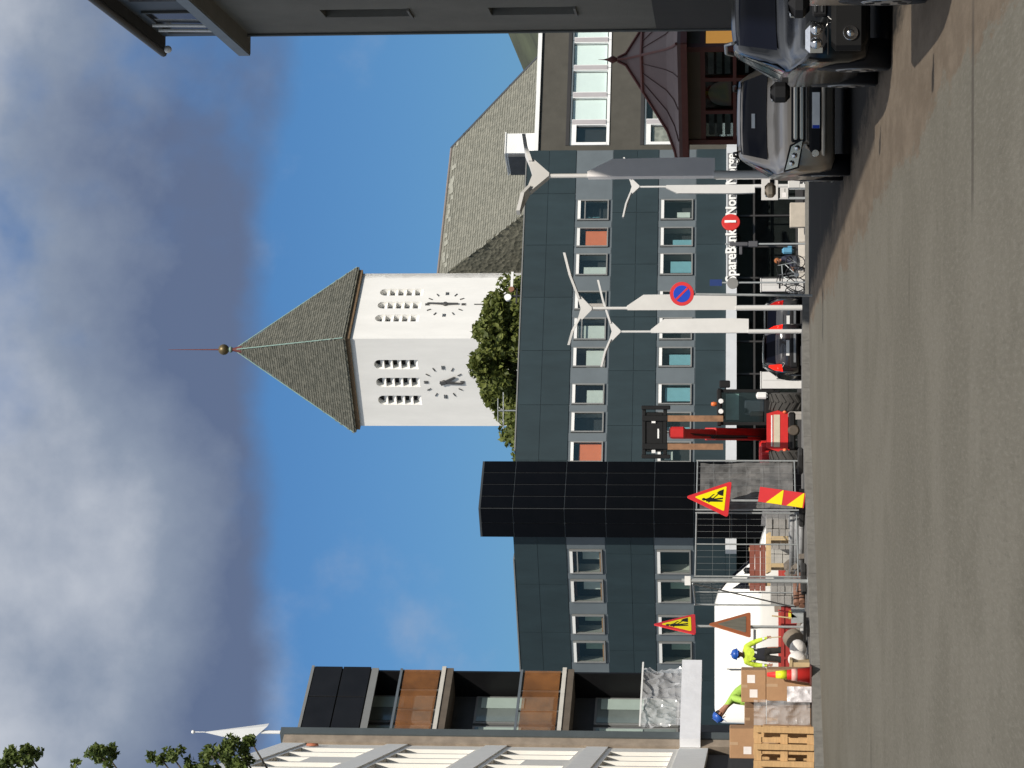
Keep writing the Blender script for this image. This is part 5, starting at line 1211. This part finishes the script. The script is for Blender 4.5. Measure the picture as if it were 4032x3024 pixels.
PINE = mat('pallet pine', (.52, .33, .155), .8, .18, 3, .15, 30, stretch=(1, 1, 6))
def pallet(loc, rz, tilt, lab):
    g = thing('wooden_pallet', lab, 'pallet', loc, rz, 'pallets stood on edge'); R_ = Matrix.Rotation(tilt, 4, 'X')
    def P_(mb_, nm): return mb_.xf(R_).o(nm, PINE, g)
    for k, z in enumerate((.0, .275, .55, .825, 1.1)): P_(MB().box(-.4, .4, -.022, 0, z, z + (.12 if k in (0, 2, 4) else .10)), 'top_board')
    for x in (-.4, -.06, .28): P_(MB().box(x, x + .12, .0015, .022, 0, 1.2), 'stringer_board')
    for x in (-.4, -.06, .28):
        for z in (0, .53, 1.06): P_(MB().box(x + .002, x + .118, .0235, .1, z, z + .14), 'block')
    for x in (-.4, -.06, .28): P_(MB().box(x, x + .12, .1015, .123, 0, 1.2), 'bottom_board')
    return g
# the boards run upright in the picture
def pallet2(loc, rz, lab):
    g = thing('wooden_pallet', lab, 'pallet', loc, rz, 'pallets stood on edge'); R_ = Matrix.Rotation(radians(-5), 4, 'X')
    def P_(mb_, nm): return mb_.xf(R_).o(nm, PINE, g)
    for k, x in enumerate((-.40, -.165, .065, .30)): P_(MB().box(x, x + .10, .122, .144, 0, 1.2), 'deck_board')
    for x in (-.40, -.06, .28): P_(MB().box(x, x + .115, -.022, 0, 0, 1.2), 'bottom_board')
    for z in (.0, .53, 1.055):
        P_(MB().box(-.4, .4, .1, .1205, z, z + .145), 'stringer_board')
        for x in (-.395, -.055, .285): P_(MB().box(x, x + .1, .0015, .0985, z + .002, z + .143), 'block')
    return g
pallet2((at(80, 3200, 50.9).x, 50.9, PZ), 0, 'front pallet standing on edge at the left end of the carton stacks')
pallet2((at(66, 3200, 51.3).x - .03, 51.25, PZ), radians(3), 'rear pallet standing on edge just behind the front one')
cn = thing('traffic_cone', 'tall red traffic cone with a fluorescent yellow collar before the cartons', 'cone', (at(365, 3200, 52.25).x, 52.3, .163))
MB().cbox(-.2, .2, -.2, .2, 0, .05, .015).o('base', mat('cone base', (.10, .02, .015), .7), cn)
cr_ = lambda z: .175 - .135 * z / .92
CRED = mat('cone red', (.72, .035, .03), .5, .08, 3)
MB().lathe([(cr_(.05), .05), (cr_(.92), .92)], 24).o('cone_body', CRED, cn)
MB().lathe([(cr_(.52) + .004, .52), (cr_(.74) + .004, .74)], 24).o('collar', mat('fluorescent yellow', (.78, .86, .03), .5), cn); MB().lathe([(cr_(.30) + .004, .30), (cr_(.42) + .004, .42)], 24).o('collar', mat('pale collar', (.75, .42, .38), .5), cn)
def sack(U, V, Y, sx, sy, sz, m, lab, seed, zb):
    random.seed(seed); mb = MB().ball((0, 0, sz), 1, 9, (sx, sy, sz)); 
    mb.v = [(x + .06 * sin(7 * z + seed) * sx * 3, y, max(0.0, z + .05 * sin(9 * x + seed))) for x, y, z in mb.v]
    ob = mb.o('rubble_sack', m, None, (at(U, V, Y).x, Y, zb), seed); tag(ob, lab, 'sack', 'sacks by the kerb')
sack(500, 3150, 56.2, .24, .22, .26, mat('grey brown sack', (.23, .19, .145), .9, .15, 3, .4, 9), 'bulging grey-brown sack left of the edge-on roadwork sign', 3, .16)
sack(470, 3190, 55.2, .16, .2, .18, mat('white bag', (.72, .69, .66), .6, .08, 3, .4, 9), 'crumpled white bag below the grey-brown sack', 8, .16)
sack(428, 3190, 54.9, .18, .18, .2, MATS['white bag'], 'white bag between the cone and the grey-brown sack', 14, .16)
sack(548, 3195, 54.9, .12, .14, .12, mat('pale grey bag', (.42, .42, .41), .7, .1), 'pale grey bag at the foot of the edge-on roadwork sign', 5, .16)
# low red skip
p = at(505, 3180, 62.5)
sk = thing('skip', 'low dark red steel skip behind the sacks at the worker legs', 'skip', (p.x, 62.5, site_z(62.5)))
RSK = mat('skip red', (.30, .025, .02), .6, .25, 4)
MB().prism([(-.72, 0.03), (.72, 0.03), (.95, .52), (-.95, .52)], -.5, -.46).o('side_plate', RSK, sk); MB().prism([(-.72, 0.03), (.72, 0.03), (.95, .52), (-.95, .52)], .46, .5).o('side_plate', RSK, sk)
for s_ in (-1, 1): MB().prism([(s_ * .72, .03), (s_ * .69, .03), (s_ * .92, .52), (s_ * .95, .52)], -.459, .459).o('end_plate', RSK, sk)
MB().box(-.7, .7, -.459, .459, .03, .07).o('floor_plate', RSK, sk); MB().box(-.98, .98, -.53, -.501, .46, .54).o('rim', RSK, sk)
for x in (-.4, 0, .4): MB().box(x - .03, x + .03, -.53, -.501, .05, .46).o('rib', RSK, sk)
MB().cbox(.55, .75, -.52, -.505, .2, .36, .01).o('lamp_plate', mat('yellow lamp plate', (.7, .6, .05), .5), sk)
# builders' materials behind the fence
STN = mat('concrete paver', (.30, .29, .275), .9, .15, 4, .2, 20); WOOD = mat('sawn timber', (.48, .36, .20), .85, .15, 4); BRD = mat('red-brown boarding', (.24, .075, .05), .8, .15, 3)
def paver_stack(U, Y, nx, nz, w, h, lab, m=STN):
    g = thing('paver_stack', lab, 'paving stones', (at(U, 3150, Y).x, Y, site_z(Y)), radians(random.uniform(-12, 12)), 'stacked paving stones behind the fence')
    MB().box(-nx * w / 2, nx * w / 2, -.3, .3, 0, .1).o('bearer', WOOD, g)
    for i in range(nx):
        for k in range(nz):
            MB().cbox(-nx * w / 2 + i * w + .006, -nx * w / 2 + (i + 1) * w - .006, -.3 + random.uniform(-.03, .03), .3, .105 + k * h, .10 + (k + 1) * h, .008).o('paving_stone', m, g)
    return g
random.seed(21)
paver_stack(930, 62.5, 3, 5, .26, .16, 'tall stack of concrete pavers right behind the wire fence')
paver_stack(850, 63.5, 2, 4, .3, .2, 'pale stack of concrete kerb blocks in the middle of the fenced yard', mat('pale block', (.42, .41, .38), .9, .12, 4))
paver_stack(690, 62.0, 2, 4, .24, .17, 'stack of grey kerb stones beside the scaffold post')
paver_stack(655, 63.2, 2, 3, .22, .2, 'small stack of stones left of the fence brace', mat('warm stone', (.26, .22, .18), .9, .2, 4))
tb = thing('timber_pile', 'short pile of sawn timber lying across the pavers', 'timber', (at(850, 3060, 61.2).x, 61.2, .9), radians(12))
for k in range(4): MB().box(-.5, .45, -.2 + k * .1, -.11 + k * .1, 0 + .02 * k, .06 + .02 * k).o('plank', WOOD, tb)
MB().box(-.4, -.3, -.25, .25, -.76, -.005).o('trestle', WOOD, tb); MB().box(.25, .35, -.25, .25, -.76, -.005).o('trestle', WOOD, tb)
hb_ = thing('site_hoarding', 'red-brown board barrier leaning in the fenced yard', 'hoarding', (at(790, 3000, 66).x, 66, site_z(66)), radians(-8))
for k in range(3): MB().box(-.62, .62, -.02 - .003 * k, .02, .95 + k * .14, 1.08 + k * .14).o('board', BRD, hb_)
for x in (-.5, .42): MB().box(x, x + .09, .021, .1, 0, 1.38).o('post', WOOD, hb_)
bk_ = thing('tool_box', 'dark blue site tool box behind the thick fence post', 'box', (at(700, 3040, 64).x, 64, site_z(64)))
MB().cbox(-.32, .32, -.3, .3, 0, .62, .03).o('case', mat('navy steel', (.02, .03, .075), .5, .15), bk_); MB().cbox(-.34, .34, -.32, .32, .622, .72, .03).o('lid', mat('navy steel', (.02, .03, .075), .5), bk_)
MB().tube([(-.2, -.31, .5), (-.18, -.36, .45), (.18, -.36, .45), (.2, -.31, .5)], .014, 6).o('handle', FGAL, bk_)
for k, (U, lab) in enumerate(((970, 'white plastic bucket near the roadwork triangle behind the fence'), (905, 'white plastic bucket between the paver stacks'))):
    bu = thing('bucket', lab, 'bucket', (at(U, 3150, 61).x, 60.8, site_z(60.8)), 0, 'buckets behind the fence')
    MB().lathe([(.13, 0), (.155, .33), (.16, .34)], 18).o('tub', WHT, bu); MB().tube([(-.155, 0, .3), (-.08, -.12, .2), (.08, -.12, .2), (.155, 0, .3)], .008, 6).o('handle', FGAL, bu)
for k, (U, V0, lab) in enumerate(((590, 3040, 'shovel leaning left of the edge-on sign'), (612, 3065, 'red-handled spade leaning near the fence brace'))):
    sh = thing('shovel', lab, 'shovel', (at(U, 3150, 58).x, 58, .16)); zt_ = at(0, V0, 58).z - .16
    MB().tube([(0, 0, .3), (.04, .1, zt_)], .018, 6).o('shaft', WOOD if k == 0 else SIGNR, sh); MB().add([(-.12, 0, .32), (.12, 0, .32), (.1, .0, .02), (0, -.02, 0), (-.1, 0, .02)], [(0, 1, 2, 3, 4)]).o('blade', FGAL, sh)

# ================================================================== PEOPLE
SKIN = mat('skin', (.36, .17, .11), .6, .06); HIV = mat('hi-vis yellow', (.56, .72, .05), .75, .22, 9, .6, 14); NAVY = mat('navy work cloth', (.018, .019, .026), .85, .2, 10); TRS = mat('dark work trousers', (.024, .023, .02), .9, .35, 8, .6, 14); REFL = mat('reflective tape', (.66, .68, .66), .4, .05); BOOT = mat('work boot', (.03, .022, .016), .8); HELM = mat('blue hard hat', (.02, .095, .42), .35, .04)
def figure(name, lab, loc, rz, J, radii, edges, mats, zone, sub=2):
    me = bpy.data.meshes.new('skel'); names = list(J); idx = {n: i for i, n in enumerate(names)}
    bm = bmesh.new(); sk_ = bm.verts.layers.skin.verify(); vv = []
    for n in names:
        v = bm.verts.new(J[n]); v[sk_].radius = (radii[n],) * 2 if isinstance(radii[n], float) else radii[n]; v[sk_].use_root = (n == 'pelvis'); vv.append(v)
    for a, b_ in edges: bm.edges.new((vv[idx[a]], vv[idx[b_]]))
    bm.to_mesh(me); bm.free(); ob = bpy.data.objects.new('skel', me); SC.collection.objects.link(ob)
    s1 = ob.modifiers.new('S', 'SKIN'); s1.branch_smoothing = .4; s2 = ob.modifiers.new('U', 'SUBSURF'); s2.levels = sub; s2.render_levels = sub
    dg = bpy.context.evaluated_depsgraph_get(); m2 = bpy.data.meshes.new_from_object(ob.evaluated_get(dg)); bpy.data.objects.remove(ob)
    m2.materials.clear()
    for m_ in mats: m2.materials.append(m_)
    for p_ in m2.polygons: p_.material_index = zone(p_.center); p_.use_smooth = True
    g = thing(name, lab, 'person', loc, rz)
    put('body', m2, g); return g
def hand(J, rad, E_, side, w, d, down):         # palm and five fingers hanging from wrist w along d
    d = Vector(d).normalized(); w = Vector(w); sd = d.cross(Vector(down)).normalized(); nrm = Vector(down)
    J['palm' + side] = w + d * .07; rad['palm' + side] = (.028, .018); E_.append(('wrist' + side, 'palm' + side))
    for i, (o_, l_) in enumerate(((-.028, .06), (-.009, .072), (.010, .068), (.028, .052))):
        a = w + d * .10 + sd * o_; b_ = a + d * l_ * .5 + nrm * .01; c_ = b_ + d * l_ * .3 + nrm * .028
        for k, (q, r_) in enumerate(((a, .0095), (b_, .009), (c_, .0075))): J['f%s%d%d' % (side, i, k)] = q; rad['f%s%d%d' % (side, i, k)] = r_
        E_ += [('palm' + side, 'f%s%d0' % (side, i)), ('f%s%d0' % (side, i), 'f%s%d1' % (side, i)), ('f%s%d1' % (side, i), 'f%s%d2' % (side, i))]
    t0 = w + d * .05 - sd * .035; t1 = t0 + d * .04 - sd * .015 + nrm * .02
    J['t' + side + '0'] = t0; J['t' + side + '1'] = t1; rad['t' + side + '0'] = .011; rad['t' + side + '1'] = .009; E_ += [('palm' + side, 't' + side + '0'), ('t' + side + '0', 't' + side + '1')]
def headbits(g, c, fwd, hair, helmet=None, up_=(0, 0, 1)):
    c = Vector(c); f = Vector(fwd).normalized(); u = Vector(up_).normalized(); s_ = f.cross(u).normalized(); u = s_.cross(f)
    Mx = Matrix((( s_.x, -f.x, u.x, c.x), (s_.y, -f.y, u.y, c.y), (s_.z, -f.z, u.z, c.z), (0, 0, 0, 1)))
    def H(mb_, nm, m_): return mb_.xf(Mx).o(nm, m_, g)
    H(MB().add([(-.014, -.098, -.02), (.014, -.098, -.02), (0, -.125, -.025), (0, -.1, .03)], [(0, 1, 2), (0, 2, 3), (1, 3, 2), (0, 3, 1)]), 'nose', SKIN)
    for x in (-.033, .033): H(MB().ball((x, -.092, .018), .012, 6), 'eye', mat('eye', (.08, .06, .05), .3))
    H(MB().box(-.024, .024, -.097, -.09, -.058, -.05), 'mouth', mat('lips', (.28, .09, .08), .6))
    for x in (-.082, .082): H(MB().ball((x, 0, .0), .026, 6, (.5, 1, 1.3)), 'ear', SKIN)
    q = MB().ball((0, .018, .03), .1, 10, (.92, 1.0, 1.05)); q.v = [(x, y, z) for x, y, z in q.v]; 
    keep = [i for i, fc in enumerate(q.f) if (lambda a: a[2] > .045 or a[1] > .03)([sum(q.v[j][k] for j in fc) / len(fc) for k in range(3)])]
    q.f = [q.f[i] for i in keep]; q.sm = [True] * len(q.f); H(q, 'hair', hair)
    if helmet:
        sh_ = MB().lathe([(.135, .055), (.133, .085), (.122, .125), (.095, .158), (.05, .178), (.001, .184)], 24); hm = H(sh_, 'helmet', helmet)
        H(MB().lathe([(.134, .052), (.150, .048), (.136, .066)], 24), 'helmet_brim', helmet); H(MB().prism([(-.09, -.115), (.09, -.115), (.06, -.19), (-.06, -.19)], .046, .056, 'z'), 'helmet_peak', helmet)
        H(MB().cbox(-.012, .012, -.08, .09, .178, .19, .004), 'helmet_ridge', helmet)
BE = [('pelvis', 'spine'), ('spine', 'chest'), ('chest', 'neck'), ('neck', 'head'), ('head', 'crown'), ('chest', 'shR'), ('shR', 'elR'), ('elR', 'wristR'), ('chest', 'shL'), ('shL', 'elL'), ('elL', 'wristL'),
      ('pelvis', 'hipR'), ('hipR', 'knR'), ('knR', 'anR'), ('anR', 'toR'), ('pelvis', 'hipL'), ('hipL', 'knL'), ('knL', 'anL'), ('anL', 'toL')]
RB = dict(pelvis=(.17, .13), spine=(.165, .125), chest=(.195, .14), neck=.058, head=(.075, .09), crown=(.07, .08), shR=.092, shL=.092, elR=.068, elL=.068, wristR=.040, wristL=.040, hipR=.115, hipL=.115, knR=.082, knL=.082, anR=.062, anL=.062, toR=.042, toL=.042)
# standing worker with a stick
J = dict(pelvis=(0, 0, .95), spine=(0, 0, 1.12), chest=(0, .01, 1.34), neck=(0, -.01, 1.50), head=(0, -.03, 1.58), crown=(0, -.02, 1.66), shR=(.20, .01, 1.41), elR=(.33, -.02, 1.15), wristR=(.405, -.1, .92), shL=(-.20, .01, 1.41), elL=(-.27, .03, 1.13), wristL=(-.27, -.06, .89),
         hipR=(.10, 0, .88), knR=(.12, -.03, .48), anR=(.14, .02, .10), toR=(.16, -.13, .05), hipL=(-.10, 0, .88), knL=(-.13, -.03, .48), anL=(-.16, .02, .10), toL=(-.18, -.13, .05))
r_ = dict(RB); E_ = list(BE); hand(J, r_, E_, 'R', J['wristR'], (.25, -.25, -.9), (-.3, -.9, .1)); hand(J, r_, E_, 'L', J['wristL'], (.05, -.25, -.95), (.3, -.9, 0))
def zone1(c):
    if c.z > 1.475 and abs(c.x) < .13: return 0
    if abs(c.x) > .165 and c.z < .885 and c.z > .6: return 0
    if c.z < .16: return 4
    if c.z < .95 and abs(c.x) < .25: return 3
    if abs(c.x) > .19 and .955 < c.z < 1.0: return 2
    if c.z > 1.22 or (abs(c.x) > .2 and c.z > .88): return 1
    if 1.12 < c.z < 1.17 and abs(c.x) < .2: return 2
    return 5
pw = at(447, 3000, 66); zb = site_z(66)
w1 = figure('person', 'worker standing in blue helmet, yellow hi-vis jacket and dark trousers, holding a short stick', (pw.x, 66, zb), radians(6), J, r_, E_, [SKIN, HIV, REFL, TRS, BOOT, NAVY], zone1)
w1.scale = (1.03,) * 3
headbits(w1, (0, -.035, 1.60), (.15, -1, -.25), mat('dark beard hair', (.03, .02, .015), .9), HELM)
st = MB().tube([(0, 0, 0), (.05, -.1, -.55)], .013, 6).o('stick', WOOD, None, (pw.x + .455, 65.83, zb + .86)); tag(st, 'short stick in the standing worker hand', 'stick')
# worker stooping over the cartons from a low platform
pb = at(268, 3000, 54.6)
plf = thing('work_platform', 'low timber platform hidden behind the carton stacks under the stooping worker', 'platform', (pb.x + .15, 54.6, PZ))
for k in range(4): MB().box(-.75, .75, -.4 + k * .205, -.205 + k * .205, .36, .41).o('plank', WOOD, plf)
for x in (-.7, .6): MB().box(x, x + .1, -.38, .38, 0, .358).o('leg_frame', WOOD, plf)
hx, hz = at(205, 2832, 54.5).x - pb.x, at(0, 2832, 54.5).z - (PZ + .41)
J = dict(pelvis=(.30, .05, .92), spine=(.20, 0, 1.06), chest=(.02, -.03, 1.22), neck=(-.14, -.05, 1.35), head=(hx + .05, -.08, hz - .02), crown=(hx, -.09, hz + .03), shR=(.06, -.2, 1.20), elR=(.02, -.36, .98), wristR=(.0, -.48, .78), shL=(-.02, .16, 1.24), elL=(-.06, .02, .98), wristL=(-.08, -.2, .82),
         hipR=(.30, -.08, .86), knR=(.24, -.12, .46), anR=(.28, -.06, .10), toR=(.14, -.08, .05), hipL=(.32, .16, .86), knL=(.36, .16, .46), anL=(.42, .18, .10), toL=(.28, .17, .05))
r_ = dict(RB); E_ = list(BE); hand(J, r_, E_, 'R', J['wristR'], (0, -.4, -.9), (0, -.9, .4)); hand(J, r_, E_, 'L', J['wristL'], (0, -.5, -.85), (0, -.85, .5))
def zone2(c):
    if c.x < -.09 and c.z > 1.2: return 0
    if c.z < .82 and c.x < .1 and c.y < -.1: return 0
    if c.z < .16: return 4
    if c.z > .98 or c.x < .14: return 1
    return 3
w2 = figure('person', 'worker in blue helmet and green hi-vis stooping to the left above the cartons', (pb.x, 54.6, PZ + .41), 0, J, r_, E_, [SKIN, mat('hi-vis green', (.38, .60, .10), .7, .08, 8), REFL, TRS, BOOT, NAVY], zone2)
headbits(w2, (hx + .04, -.08, hz - .03), (-.55, -.35, -.75), mat('dark beard hair', (.03, .02, .015), .9), HELM, (-.75, -.1, .65))
# passer-by sitting on the low wall by the bicycles
lwz = gz(91)
lw = MB(); q0, q1 = at(1835, 3150, 91).x, at(2128, 3150, 91).x
low = thing('low_wall', 'low pale stone kerb wall in front of the bank', 'wall', ((q0 + q1) / 2, 91, lwz)); nseg = 5
for k in range(nseg):
    w = (q1 - q0) / nseg; MB().cbox(-(q1 - q0) / 2 + k * w + .006, -(q1 - q0) / 2 + (k + 1) * w - .006, -.18, .18, 0, .24, .012).o('stone', mat('pale stone', (.58, .54, .48), .85, .1, 4), low)
px_ = at(2010, 3100, 91).x
J = dict(pelvis=(.05, 0, .36), spine=(.02, -.02, .52), chest=(-.06, -.03, .72), neck=(-.10, -.05, .87), head=(-.13, -.06, .96), crown=(-.12, -.05, 1.04), shR=(-.02, -.2, .78), elR=(-.14, -.24, .55), wristR=(-.32, -.2, .48), shL=(-.06, .15, .78), elL=(-.18, .18, .55), wristL=(-.34, .08, .48),
         hipR=(.0, -.1, .34), knR=(-.38, -.16, .40), anR=(-.40, -.15, -.02 + .08), toR=(-.52, -.16, .04), hipL=(.0, .1, .34), knL=(-.36, .1, .38), anL=(-.44, .1, .08), toL=(-.56, .1, .04))
r_ = dict(RB); E_ = list(BE); hand(J, r_, E_, 'R', J['wristR'], (-1, 0, -.15), (0, 0, -1)); hand(J, r_, E_, 'L', J['wristL'], (-1, 0, -.15), (0, 0, -1))
def zone3(c):
    if c.z > .875 and c.x < .0: return 0
    if c.x < -.33 and .42 < c.z < .53: return 0
    if c.z < .1 and c.x < -.3: return 2
    if c.z < .45: return 3
    return 1
w3 = figure('person', 'seated passer-by in dark navy clothes with ginger hair and a blue backpack by the bicycles', (px_, 90.9, lwz - .02), 0, J, r_, E_, [SKIN, mat('navy jacket', (.02, .022, .045), .8, .2), BOOT, mat('dark jeans', (.03, .035, .05), .85, .2)], zone3)
headbits(w3, (-.13, -.06, .98), (-1, -.2, -.15), mat('ginger hair', (.30, .10, .03), .8))
bp2 = thing('backpack', 'light blue backpack on the seated passer-by', 'bag', (px_ + .14, 90.85, lwz + .42)); MB().cbox(-.02, .2, -.16, .16, 0, .4, .06).o('bag', mat('light blue nylon', (.10, .30, .46), .7, .1), bp2); MB().cbox(.19, .26, -.12, .12, .03, .2, .03).o('pocket', mat('light blue nylon', (.10, .30, .46), .7), bp2)

# ================================================================== BICYCLES, CABINETS, PLANTER, BOARDS
def bicycle(loc, rz, lab, col):
    g = thing('bicycle', lab, 'bicycle', loc, rz, 'bicycles parked by the bank'); fm_ = mat('bike ' + lab[:9], col, .4, .1, metal=.4)
    for x in (-.52, .52):
        pts_ = [(x + .33 * cos(a), 0, .34 + .33 * sin(a)) for a in [2 * pi * k / 20 for k in range(21)]]
        w_ = MB().tube(pts_, .018, 6).o('wheel', TYRE, g)
        sp_ = MB()
        for k in range(8): a = pi * k / 8; sp_.tube([(x - .31 * cos(a), 0, .34 - .31 * sin(a)), (x + .31 * cos(a), 0, .34 + .31 * sin(a))], .004, 4)
        sp_.o('spokes', RIM, w_)
    fr_ = MB()
    for a, b_ in (((-.52, 0, .34), (-.08, 0, .30)), ((-.08, 0, .30), (-.2, 0, .82)), ((-.2, 0, .78), (.38, 0, .80)), ((-.08, 0, .3), (.4, 0, .68)), ((-.52, 0, .34), (-.18, 0, .74)), ((.38, 0, .88), (.52, 0, .34))): fr_.tube([a, b_], .017, 6)
    fr_.o('frame', fm_, g)
    MB().tube([(.36, -.27, .98), (.38, -.1, .95), (.38, .1, .95), (.36, .27, .98)], .014, 6).o('handlebar', BLKP, g); MB().tube([(.38, 0, .86), (.38, 0, .95)], .016, 6).o('stem', fm_, g)
    MB().cbox(-.33, -.08, -.07, .07, .84, .9, .02).o('saddle', BLKP, g); MB().lathe([(.09, -.02), (.09, .02)], 14, 'y', (-.08, 0, .3)).o('crankset', RIM, g)
bicycle((at(1948, 3140, 88).x, 88.0, gz(88) + .0), radians(40), 'pale framed bicycle left of the seated passer-by', (.42, .45, .45)); bicycle((at(1915, 3145, 87).x, 87.0, gz(87)), radians(-55), 'dark bicycle beside the white cabinet', (.08, .085, .09))
def cabinet(U0, U1, V0, V1, Y, lab, m):
    a_, b_ = at(U0, V1, Y), at(U1, V0, Y); zb_ = gz(Y); w = (b_.x - a_.x) / 2
    g = thing('utility_cabinet', lab, 'cabinet', ((a_.x + b_.x) / 2, Y, zb_)); h = b_.z - zb_
    MB().cbox(-w, w, -.2, .2, .06, h, .015).o('case', m, g); MB().box(-w + .03, w - .03, -.18, .18, 0, .058).o('plinth', ALU, g); MB().box(-.005, .005, -.204, -.199, .12, h - .06).o('door_seam', SIGNG, g); MB().box(.04, .07, -.22, -.201, h * .55, h * .65).o('handle', BLKP, g); MB().cbox(-w - .02, w + .02, -.22, .22, h + .001, h + .04, .01).o('lid', m, g)
CBW = mat('cabinet white', (.62, .61, .59), .5, .06)
cabinet(1876, 1926, 2998, 3140, 90, 'white utility cabinet behind the bicycles', CBW); cabinet(1494, 1560, 2998, 3165, 93.5, 'white utility cabinet between the machine and the black hatchback', CBW)
cabinet(1372, 1412, 3092, 3165, 92, 'low grey stone block behind the machine wheels', mat('grey block', (.36, .34, .31), .9, .1))
a_, b_ = at(2128, 3152, 90), at(2224, 3110, 90)
plt = thing('planter', 'long beige stone planter before the bank door', 'planter', ((a_.x + b_.x) / 2, 90, gz(90)))
w = (b_.x - a_.x) / 2; h = b_.z - gz(90); TRO = mat('beige stone', (.46, .41, .34), .9, .1, 4)
for y0, y1 in ((-.3, -.24), (.24, .3)): MB().cbox(-w, w, y0, y1, 0, h, .015).o('side_slab', TRO, plt)
for s_ in (-1, 1): MB().cbox(*sorted((s_ * w, s_ * (w - .06))), -.239, .239, 0, h, .015).o('end_slab', TRO, plt)
MB().box(-w + .06, w - .06, -.239, .239, 0, h - .06).o('soil', mat('soil', (.04, .03, .02), .95), plt)
def board(U0, U1, V0, V1, Y, lab, rz=0):
    a_, b_ = at(U0, V1, Y), at(U1, V0, Y); zb_ = gz(Y); w = (b_.x - a_.x) / 2; g = thing('notice_board', lab, 'notice board', ((a_.x + b_.x) / 2, Y, zb_), rz)
    z0, z1 = a_.z - zb_, b_.z - zb_
    MB().cbox(-w, w, -.02, .02, z0, z1, .008).o('panel', mat('board white', (.58, .56, .53), .7, .08), g)
    for x in (-w + .03, w - .07): MB().box(x, x + .04, .021, .06, 0, z1 - .05).o('leg', STEEL, g)
    MB().box(-w * .7, w * .1, -.026, -.021, z0 + (z1 - z0) * .25, z0 + (z1 - z0) * .75).o('sheet', LAB, g); MB().box(w * .2, w * .8, -.026, -.021, z0 + .1, z0 + (z1 - z0) * .5).o('sheet', mat('grey sheet', (.3, .3, .29), .8, .2), g)
board(2236, 2326, 2998, 3064, 86, 'white notice board with pinned sheets beside the banner posts'); board(2240, 2286, 3072, 3104, 84, 'small low notice board under the larger one'); 
a_, b_ = at(2283, 3148, 70), at(2322, 3103, 70)
bs = thing('bollard_base', 'white slotted concrete base at the foot of the banner posts', 'bollard', ((a_.x + b_.x) / 2, 70, gz(70))); w = (b_.x - a_.x) / 2; h = b_.z - gz(70)
MB().cbox(-w, w, -.15, .15, h * .4, h, .012).o('cap', LW_, bs)
for s_ in (-1, 1): MB().cbox(*sorted((s_ * w, s_ * w * .25)), -.149, .149, 0, h * .4 - .002, .01).o('leg', LW_, bs)
# bank door sign and projecting traffic lights on an arm before the fascia
p = at(2064, 3140, 78)
tlg = thing('sign_bracket', 'grey pole with boxed fittings hanging before the bank lettering', 'pole', (p.x, 78, gz(78))); h = at(0, 2875, 78).z - gz(78)
MB().tube([(0, 0, 0), (0, 0, h + .15)], .03, 8).o('pole', STEEL, tlg); MB().cbox(-.06, .06, -.06, .06, h - .55, h + .02, .02).o('fitting', mat('slate fitting', (.075, .075, .085), .6), tlg); MB().cbox(-.32, -.065, -.04, .04, h - .38, h - .28, .02).o('arm', MATS['slate fitting'], tlg); MB().cbox(-.09, .09, -.07, .07, h - .85, h - .56, .02).o('fitting', MATS['slate fitting'], tlg)
# ================================================================== MORE SITE CLUTTER
def pipe_bundle(U, Y, n, lab, m, L_=1.6, r=.06, rz=0):
    g = thing('pipe_bundle', lab, 'pipes', (at(U, 3150, Y).x, Y, site_z(Y)), rz, 'pipes lying in the fenced yard'); k = 0; row = n
    z = r
    while row > 0 and k < 12:
        for i in range(row):
            MB().lathe([(r * .8, -L_ / 2), (r, -L_ / 2), (r, L_ / 2), (r * .8, L_ / 2)], 14, 'x', (0, (i - (row - 1) / 2) * 2.02 * r, z)).o('pipe', m, g)
        row -= 1; z += r * 1.75; k += 1
pipe_bundle(880, 59.6, 3, 'bundle of grey drain pipes lying just inside the wire fence', mat('grey pvc', (.24, .245, .25), .5, .1), rz=radians(-30))
pipe_bundle(700, 58.6, 2, 'short brown pipes lying by the corner post', mat('brown clay pipe', (.22, .11, .07), .7, .15), .9, .07, radians(50))
tp_ = crumple(1.5, .9, 26, 18, .09, 31); tp_.xf(Matrix.Rotation(radians(-35), 4, 'X'))
tpo = tp_.o('tarpaulin', mat('grey tarpaulin', (.10, .10, .105), .7, .25, 2), None, (at(960, 3120, 64).x, 64.0, site_z(64) + .35), radians(8)); tag(tpo, 'dark grey tarpaulin thrown over rubble behind the netted fence', 'tarpaulin')
rb2 = MB(); random.seed(44)
for i in range(70):
    a = random.uniform(.05, .16); x, y = random.gauss(0, .55), random.gauss(0, .35); z = max(0, .38 - abs(x) * .35 - abs(y) * .3) * random.random()
    q = MB().box(-a, a, -a * .7, a * .7, -a * .5, a * .5); q.xf(Matrix.Translation((x, y, z + a * .4)) @ Matrix.Rotation(random.uniform(0, 3), 4, (random.random(), random.random(), 1))); rb2.add(q.v, q.f)
rbo = rb2.o('rubble', mat('rubble stone', (.19, .165, .14), .95, .35, 3), None, (at(770, 3150, 60.3).x, 60.3, site_z(60.3))); rbo['kind'] = 'stuff'; tag(rbo, 'heap of broken stone rubble inside the wire fence', 'rubble')
